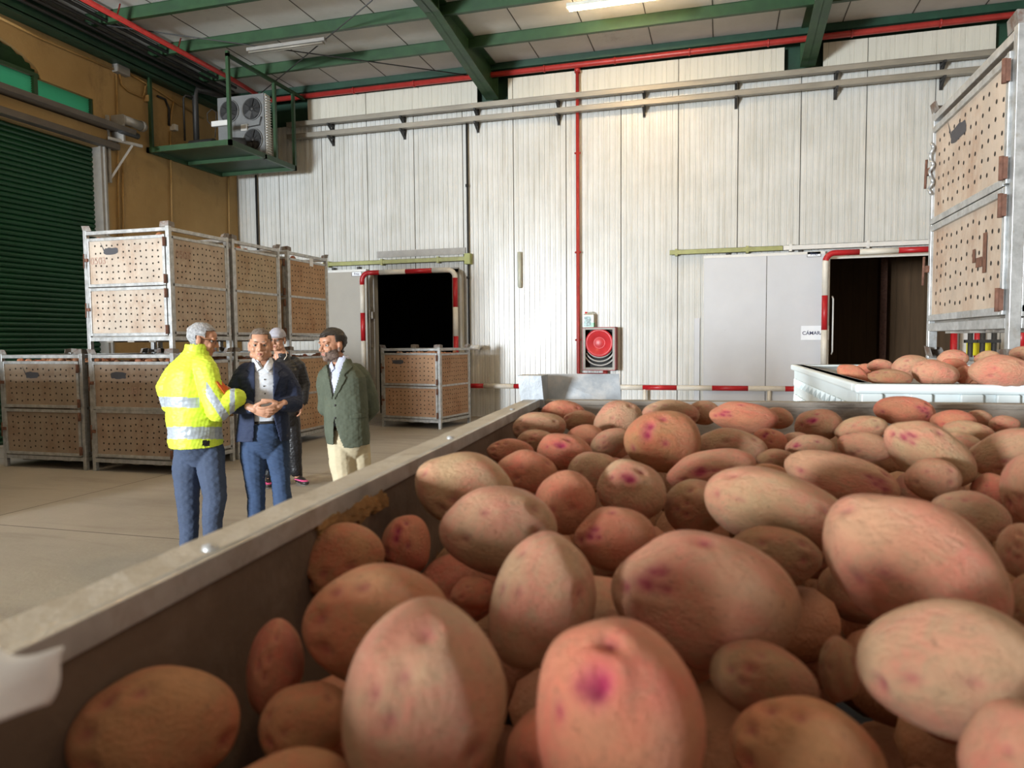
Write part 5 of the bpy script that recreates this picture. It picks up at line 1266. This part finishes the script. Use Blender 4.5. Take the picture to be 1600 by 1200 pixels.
fo = empty('folder', (F.P + F.r*P_(350, 607, -.06)[0]+F.h*-.06 + Vector((0, 0, P_(350, 607, -.06)[2]))), F.rz, 'orange folder held by the man in the yellow jacket', 'folder')
mb = MB(); a = [P_(338, 596, -.27), P_(343, 592, -.17), P_(360, 610, -.17), P_(353, 617, -.27)]; o_ = P_(350, 607, -.06); a = [q-o_ for q in a]
b = [q+np.array([.012, .0, -.03]) for q in a]; mb.add([*a, *b], [(0, 1, 2, 3), (7, 6, 5, 4), (0, 4, 5, 1), (1, 5, 6, 2), (2, 6, 7, 3), (3, 7, 4, 0)], 0); mb.build('folder_cover', 'orange', fo, .001)
mb = MB(); c_ = [np.array(q)*.93+np.array([.006, -.002, -.014]) for q in a]; d_ = [q+np.array([.004, 0, -.008]) for q in c_]; c_[3] = c_[3]+np.array([0, -.01, 0]); mb.add([*c_, *d_], [(0, 1, 2, 3), (7, 6, 5, 4), (0, 4, 5, 1), (1, 5, 6, 2), (2, 6, 7, 3), (3, 7, 4, 0)], 0); mb.build('folder_pages', 'paper', fo)

# ---------------------------------------------------------------- man in the navy blazer
F = Fig(410, 864); P_ = F.pt; r2 = person(F, 'man in navy blazer, white shirt and jeans facing the camera with joined hands'); F2 = F
R2 = rotz(rad(-4))@rotx(rad(2)); H2 = P_(407, 539, -.02); k2 = 1.03
nk = P_(409, 576, .02); sA, sB = P_(380, 590, .02), P_(443, 588, .02); eA, eB = P_(369, 632, -.03), P_(462, 630, -.03); wA, wB = P_(394, 638, -.24), P_(438, 633, -.24)
hA, hB, kA, kB, aA, aB = P_(396, 680, .02), P_(430, 680, .02), P_(401, 750, -.02), P_(437, 750, -.01), P_(404, 848, .03), P_(446, 845, .03)
jts = [([nk, P_(411, 620), P_(412, 655)], [.095, .12, .11]), ([nk, sA, eA, wA], [.05, .052, .042, .027]), ([nk, sB, eB, wB], [.05, .052, .042, .027]), ([P_(412, 665), hA, kA, aA], [.11, .085, .06, .042]), ([P_(412, 665), hB, kB, aB], [.11, .085, .06, .042])]
hnd = [dict(wrist=wA, fdir=P_(410, 644, -.27)-wA, pn=(.3, 1, .5), side=1, curl=.42, size=1.08), dict(wrist=wB, fdir=P_(418, 643, -.28)-wB, pn=(-.2, 1, .6), side=-1, curl=.50, size=1.08)]
v, n, Fc = build_body(F, r2, H2, R2, k2, jts, hnd, nk, 'skin', fat=1.07, jaw=1.12)
def line2(q): return (q[:, 2] > np.where(q[:, 1] > .03, -.055, np.where(q[:, 1] > -.015, .022, .078+.04*(np.abs(q[:, 0]) < .03)*0-(np.abs(q[:, 0]) > .055)*.035))) & ~((np.abs(q[:, 0]) > .070) & (q[:, 1] < .036) & (q[:, 2] < .026))
patch('hair', v, n, Fc, lambda c: hair_mask(c, H2, R2, k2, line2), .004, 'hair_grey', r2, .004, .004, 4)
face_bits(r2, H2, R2, k2, 'hair_grey')
sh = Shape(); sh.loft([sec(F, 384, 440, 668, 0, .135), sec(F, 385, 440, 655, 0, .145), sec(F, 383, 441, 635, 0, .155), sec(F, 381, 443, 610, 0, .145), sec(F, 381, 443, 590, 0, .13), sec(F, 388, 434, 576, .01, .105), sec(F, 393, 426, 567, .01, .078), sec(F, 394, 424, 560, .005, .070)])
def cutS(C_):
    X, Y = F2.to_px(C_); return (C_[:, 1] < 0) & (Y < 575) & (np.abs(X-411) < (575-Y)*.62) | (Y < 561.5)
o, sv, sn, sF = garment('shirt', sh, .006, .006, ['shirt'], r2, 11, cutS, None, .003, 2, fsc=(1.8, 1.5))
buttons(F, r2, sv, [(413, 590), (413, 601), (413.5, 612), (414, 622)], 'dark', .005)
def polymask(poly, Fx, front=None):
    P = np.array(poly)
    def f(C_):
        X, Y = Fx.to_px(C_); ins = np.zeros(len(C_), bool)
        for i in range(len(P)):
            (x0, y0), (x1, y1) = P[i], P[(i+1) % len(P)]; c = ((y0 > Y) != (y1 > Y)); xx = x0+(Y-y0)*(x1-x0)/(y1-y0+1e-9); ins ^= c & (X < xx)
        return ins & ((C_[:, 1] < (0 if front is None else front)))
    return f
for poly in ([(393, 559), (397, 559), (409, 576), (401, 581), (394, 572)], [(425, 559), (421, 559), (413, 576), (419, 582), (427, 573)]): patch('shirt_collar', sv, sn, sF, polymask(poly, F), .008, 'shirt', r2, .004)
sh = Shape(); sh.loft([sec(F, 368, 454, 690, 0, .165), sec(F, 370, 453, 672, 0, .17), sec(F, 373, 450, 645, 0, .175), sec(F, 374, 450, 620, 0, .17), sec(F, 371, 452, 600, 0, .16), sec(F, 370, 453, 588, 0, .145), sec(F, 379, 442, 576, .01, .12), sec(F, 389, 430, 567, .02, .09)])
sh.chain([P_(386, 582, .01), P_(379, 592, .01), P_(368, 612, .0), P_(367, 632, -.05), P_(391, 637.5, -.215)], [.075, .078, .072, .066, .046]); sh.chain([P_(436, 581, .01), P_(444, 590, .01), P_(457, 610, .0), P_(460, 630, -.05), P_(441, 633, -.215)], [.075, .078, .074, .066, .046])
def cutJ(C_):
    X, Y = F2.to_px(C_); cx = 412.0; w = np.where(Y < 655, 14.5, 14.5+(Y-655)*.0); lft = np.where(Y < 655, 397.5, 397.5-(Y-655)*.05); rgt = np.where(Y < 650, 427.5, 427.5+np.maximum(0, Y-650)*.28)
    lft = np.where(Y < 575, 394.5+(Y-563)*.2, lft); rgt = np.where(Y < 575, 429-(Y-563)*.1, rgt)
    trunk = (C_[:, 1] < -.03) & (C_[:, 1] > -.2); return (trunk & (X > lft) & (X < rgt)) | (Y < 569) & (np.abs(X-410) < 18) & (C_[:, 1] < .06) | (Y > 690.5)
o, jv, jn, jF = garment('blazer', sh, .0065, .007, ['navy'], r2, 12, cutJ, None, .006, 2)
for poly in ([(392, 565), (398, 569), (398.5, 622), (388, 590), (391, 583), (384, 578)], [(431, 564), (427, 569), (427, 622), (437, 590), (434, 583), (441, 577)]): patch('lapel', jv, jn, jF, polymask(poly, F), .007, 'navy', r2, .005)
sh = Shape(); sh.loft([sec(F, 405, 424, 716, 0, .07), sec(F, 388, 438, 702, 0, .11), sec(F, 380, 445, 680, 0, .145), sec(F, 384, 441, 660, 0, .14)]); sh.chain([hA, P_(396, 712, 0), P_(399, 750, -.02), P_(401, 800, .0), P_(402, 846, .03)], [.10, .098, .072, .064, .060]); sh.chain([hB, P_(433, 712, 0), P_(439, 750, -.01), P_(443, 800, .0), P_(446, 844, .03)], [.10, .098, .074, .066, .060])
garment('jeans', sh, .007, .009, ['denim'], r2, 13, fsc=(1.6, 1.3), sm=9)
sh = Shape(); sh.loft([sec(F, 383.5, 441.5, 661, 0, .145), sec(F, 383.5, 441.5, 656.5, 0, .147)]); me, v_ = remesh(sh, .006, 1); finish('belt', v_, faces_of(me), ['brownbelt'], r2)
for s_, a in ((-1, aA), (1, aB)): shoe(r2, (a[0], a[1]+.05, 0), (a[0]+.04*s_, a[1]-.23, 0), 'blacks')
for w_, el in ((wA, eA), (wB, eB)):
    d_ = (w_-el)/np.linalg.norm(w_-el); sh = Shape(); sh.cap(w_-d_*.04, .034, w_-d_*.010, .032); me, v_ = remesh(sh, .004, 1); finish('shirt_cuff', v_, faces_of(me), ['shirt'], r2)

# ---------------------------------------------------------------- man in black behind
F = Fig(441, 758); P_ = F.pt; r3 = person(F, 'man in grey cap and black tracksuit standing behind the man in navy'); F3 = F
R3 = rotz(rad(-22))@rotx(rad(4)); H3 = P_(433, 531, -.02); k3 = 1.06
nk = P_(440, 558, .03); sA, sB = P_(420, 572, .03), P_(464, 571, .03); eA, eB = P_(414, 605, .05), P_(474, 604, .04); wA, wB = P_(420, 632, -.05), P_(471, 630, -.05)
hA, hB, kA, kB, aA, aB = P_(432, 650, .02), P_(454, 650, .02), P_(427, 695, 0), P_(459, 692, 0), P_(422, 745, .03), P_(464, 742, .03)
jts = [([nk, P_(443, 600), P_(443, 645)], [.09, .12, .12]), ([nk, sA, eA, wA], [.05, .055, .042, .028]), ([nk, sB, eB, wB], [.05, .055, .042, .028]), ([P_(443, 642), hA, kA, aA], [.11, .085, .06, .042]), ([P_(443, 642), hB, kB, aB], [.11, .085, .06, .042])]
hnd = [dict(wrist=wA, fdir=(.1, -.1, -1), pn=(1, 0, 0), side=1, curl=.4), dict(wrist=wB, fdir=(-.1, -.25, -1), pn=(-1, -.1, 0), side=-1, curl=.45, size=1.1)]
v, n, Fc = build_body(F, r3, H3, R3, k3, jts, hnd, nk, 'skin')
face_bits(r3, H3, R3, k3, 'hair_grey', True)
def capline(q): return (q[:, 2] > np.where(q[:, 1] > .02, -.005, .030)) & (np.hypot(q[:, 0], q[:, 1]-.012) < .2)
patch('cap', v, n, Fc, lambda c: hair_mask(c, H3, R3, k3, capline), .012, 'bulbwhite', r3, .006)
mb = MB(); vv = []; nn_ = 12
for j in range(4):
    for i in range(nn_+1): a = -math.pi*.5-1.15+2.3*i/nn_; rr = .082+.055*j/3*math.cos((i/nn_-.5)*2.2); vv.append(H3+R3@(np.array([rr*math.cos(a)*.86, .005+rr*math.sin(a)*1.12, .040-.012*j/3-.012*abs(i/nn_-.5)])*k3))
mb.add(vv, [(j*(nn_+1)+i, j*(nn_+1)+i+1, (j+1)*(nn_+1)+i+1, (j+1)*(nn_+1)+i) for j in range(3) for i in range(nn_)], 0, True); o = mb.build('cap_peak', 'bulbwhite', r3); so = o.modifiers.new('s', 'SOLIDIFY'); so.thickness = .004
sh = Shape(); sh.loft([sec(F, 421, 466, 652, 0, .17), sec(F, 420, 467, 630, 0, .175), sec(F, 419, 468, 600, 0, .165), sec(F, 421, 469, 580, 0, .15), sec(F, 428, 461, 567, .01, .12), sec(F, 432, 453, 558, .02, .09), sec(F, 432, 452, 550, .02, .085)]); sh.chain([P_(428, 570, .02), sA, eA, wA], [.08, .082, .075, .052]); sh.chain([P_(458, 568, .02), P_(466, 574, .02), P_(474, 600, .04), P_(473, 626, -.03)], [.08, .084, .076, .056])
def cut3(C_): X, Y = F3.to_px(C_); return (Y < 552) | (Y > 651)
garment('jacket', sh, .0065, .009, ['blackj'], r3, 22, cut3, None, .005, 2)
mb = MB(); mb.tube([P_(447, 549, -.06), P_(448, 556, -.10), P_(444, 562, -.14)], .004, 0, 6); mb.tube([P_(430, 553, -.10), P_(431, 560, -.13)], .004, 0, 6); mb.build('hood_cord', 'whiteb', r3)
sh = Shape(); sh.loft([sec(F, 425, 462, 665, 0, .13), sec(F, 424, 463, 645, 0, .14)]); sh.chain([hA, kA, P_(422, 738, .03)], [.10, .09, .072]); sh.chain([hB, kB, P_(463, 735, .03)], [.10, .09, .075])
garment('tracksuit_trousers', sh, .007, .009, ['blackj'], r3, 23, fsc=(1.6, 1.3), sm=9)
shoe(r3, (aA[0], aA[1]+.06, 0), (aA[0]-.02, aA[1]-.22, 0), 'blacks', 'sneaker', 'pink'); shoe(r3, (aB[0], aB[1]+.06, 0), (aB[0]+.10, aB[1]-.20, 0), 'blacks', 'sneaker', 'pink')

# ---------------------------------------------------------------- man in the green blazer
F = Fig(546, 869); P_ = F.pt; r4 = person(F, 'bearded man in olive green blazer and beige trousers, hands behind his back'); F4 = F
R4 = rotz(rad(-52))@rotx(rad(3)); H4 = P_(519, 539, -.02); k4 = 1.0
nk = P_(532, 575, .02); sA, sB = P_(517, 594, .0), P_(562, 592, .05); eA, eB = P_(518, 640, .06), P_(577, 640, .10); wA, wB = P_(548, 655, .22), P_(560, 660, .22)
hA, hB, kA, kB, aA, aB = P_(531, 690, -.02), P_(558, 690, .04), P_(537, 755, -.05), P_(561, 757, .03), P_(540, 850, 0), P_(564, 852, .08)
jts = [([nk, P_(538, 630), P_(543, 662)], [.095, .115, .10]), ([nk, sA, eA, wA], [.05, .052, .042, .027]), ([nk, sB, eB, wB], [.05, .052, .042, .027]), ([P_(543, 675), hA, kA, aA], [.105, .085, .058, .042]), ([P_(543, 675), hB, kB, aB], [.105, .085, .058, .042])]
hnd = [dict(wrist=wA, fdir=(1, .2, -.2), pn=(0, 1, 0), side=1, curl=.5), dict(wrist=wB, fdir=(-1, .3, -.2), pn=(0, 1, 0), side=-1, curl=.5)]
v, n, Fc = build_body(F, r4, H4, R4, k4, jts, hnd, nk, 'skin_tan', fat=1.0)
def line4(q): return (q[:, 2] > np.where(q[:, 1] > .035, -.060, np.where(q[:, 1] > -.022, .012, .070-(np.abs(q[:, 0]) < .03)*.012))) & ~((np.abs(q[:, 0]) > .066) & (q[:, 1] < .038) & (q[:, 1] > -.02) & (q[:, 2] < .026))
patch('hair', v, n, Fc, lambda c: hair_mask(c, H4, R4, k4, line4), .009, 'hair_black', r4, .008, .006, 6)
def beard4(q): return (q[:, 2] < np.where(np.abs(q[:, 0]) < .03, -.047, -.056+(np.abs(q[:, 0])-.03)*.75)) & (q[:, 2] > -.125) & (q[:, 1] < .0) & (q[:, 1] > -.12) & ~((np.abs(q[:, 0]) < .021) & (q[:, 2] > -.074) & (q[:, 2] < -.053)) & (np.hypot(q[:, 0], q[:, 1]+.02) < .09)
patch('beard', v, n, Fc, lambda c: hair_mask(c, H4, R4, k4, beard4), .0022, 'beard', r4, .003, .003, 7)
face_bits(r4, H4, R4, k4, 'hair_black')
yw = rad(-30)
sh = Shape(); sh.loft([sec(F, 517, 566, 665, 0, .12, 0), sec(F, 512, 566, 640, -.01, .13, 0), sec(F, 508, 562, 610, -.01, .135, 0), sec(F, 507, 558, 592, -.01, .13, 0), sec(F, 513, 551, 577, 0, .10, 0), sec(F, 518, 546, 566, 0, .072, 0), sec(F, 518, 544, 557, 0, .066, 0)])
def cut4s(C_): X, Y = F4.to_px(C_); return (Y < 574) & (np.abs(X-522) < (575-Y)*.45) & (C_[:, 1] < 0) | (Y < 558)
o, sv, sn, sF = garment('shirt', sh, .006, .004, ['lblue'], r4, 31, cut4s, None, .003, 2)
for poly in ([(512, 562), (518, 560), (523, 577), (517, 583), (511, 572)], [(524, 580), (538, 553), (544, 557), (538, 574), (530, 585)]): patch('shirt_collar', sv, sn, sF, polymask(poly, F, .03), .009, 'lblue', r4, .004)
sh = Shape(); sh.loft([sec(F, 511, 577, 697, 0, .165), sec(F, 508, 577, 680, 0, .17), sec(F, 506, 575, 655, 0, .165), sec(F, 504, 574, 630, 0, .16), sec(F, 500, 573, 605, 0, .16), sec(F, 498, 571, 590, 0, .15), sec(F, 504, 560, 577, .0, .12), sec(F, 514, 550, 568, .01, .085), sec(F, 516, 548, 562, .015, .078)])
sh.chain([P_(556, 583, .04), P_(565, 592, .05), P_(575, 615, .08), P_(580, 638, .10), P_(566, 656, .20)], [.078, .08, .072, .066, .055]); sh.chain([P_(510, 588, -.02), P_(507, 600, .0), P_(508, 638, .08), P_(540, 655, .2)], [.06, .06, .055, .05])
def cut4(C_):
    X, Y = F4.to_px(C_); t = (Y-565)/(621-565); lf = 511+t*9; rt = 537-t*17; V = (Y < 621) & (X > lf) & (X < rt) & (C_[:, 1] < -.02)
    b = (Y > 655) & (X > 521.5-(Y-655)*.03) & (X < 523+np.maximum(0, (Y-655))**1.35*.085) & (C_[:, 1] < -.03)
    hemy = 694+np.where(X < 530, -3, 3)*0+6*np.sin((X-515)/60*3.14); return V | b | (Y < 565.5) & (X > 512) & (X < 540) & (C_[:, 1] < .05) | (Y > hemy)
o, jv, jn, jF = garment('blazer', sh, .0065, .007, ['greenw'], r4, 32, cut4, None, .006, 2)
for poly in ([(510, 566), (520, 619), (519, 624), (511, 600), (505, 588), (508, 583), (504, 578)], [(541, 560), (538, 566), (522, 619), (523, 624), (541, 592), (538, 586), (551, 574)]): patch('lapel', jv, jn, jF, polymask(poly, F, .02), .007, 'greenw', r4, .005)
patch('pocket_flap', jv, jn, jF, polymask([(546, 648), (571, 646), (572, 652), (547, 654)], F, .05), .006, 'greenw', r4, .004)
buttons(F, r4, jv, [(521, 633), (521, 652)], 'dark', .008)
sh = Shape(); sh.loft([sec(F, 538, 556, 720, 0, .06), sec(F, 524, 567, 707, 0, .10), sec(F, 515, 574, 688, 0, .135), sec(F, 517, 572, 670, 0, .13)]); sh.chain([hA, P_(533, 725, -.04), kA, P_(540, 800, -.02), P_(541, 848, 0)], [.09, .088, .078, .07, .064]); sh.chain([hB, P_(560, 725, .03), kB, P_(564, 800, .05), P_(565, 850, .08)], [.09, .09, .08, .07, .064])
garment('trousers', sh, .007, .006, ['beige'], r4, 33, fsc=(1.6, 1.3), sm=9)
for a in (aA, aB): shoe(r4, (a[0]+.03, a[1]+.03, 0), (a[0]-.17, a[1]-.16, 0), 'blacks')
# ================================================================== LIGHT AND CAMERA
def area(name, loc, target, sx, sy, power, col):
    l = bpy.data.lights.new(name, 'AREA'); l.shape = 'RECTANGLE'; l.size = sx; l.size_y = sy; l.energy = power; l.color = col
    o = bpy.data.objects.new(name, l); COL.objects.link(o); o.location = loc
    o.rotation_euler = (Vector(target)-Vector(loc)).to_track_quat('-Z', 'Y').to_euler(); return o
area('daylight_from_yard', (-10.4, -13.2, 2.2), (-1.5, 6, 1.5), 2.8, 2.8, 5900, (.88, .95, 1.0))
w = bpy.data.worlds.new('world'); S.world = w; w.use_nodes = True
bg = w.node_tree.nodes['Background']; bg.inputs[0].default_value = (1.0, .84, .66, 1); bg.inputs[1].default_value = .43
cd = bpy.data.cameras.new('camera'); cd.sensor_width = 36; cd.lens = 36*FPX/1600; cd.clip_start = .02; cd.clip_end = 200
cd.dof.use_dof = True; cd.dof.focus_distance = 4.5; cd.dof.aperture_fstop = 9.5
co = bpy.data.objects.new('camera', cd); COL.objects.link(co)
Mc = Matrix(((Rv.x, Uv.x, -Fv.x), (Rv.y, Uv.y, -Fv.y), (Rv.z, Uv.z, -Fv.z))).to_4x4(); co.matrix_world = Matrix.Translation(CAM) @ Mc
S.camera = co
S.view_settings.view_transform = 'Standard'; S.view_settings.look = 'None'; S.view_settings.gamma = 1; S.view_settings.use_curve_mapping = False
S.view_settings.exposure = 0.3
S.cycles.max_bounces = 8; S.cycles.diffuse_bounces = 5; S.cycles.use_denoising = True
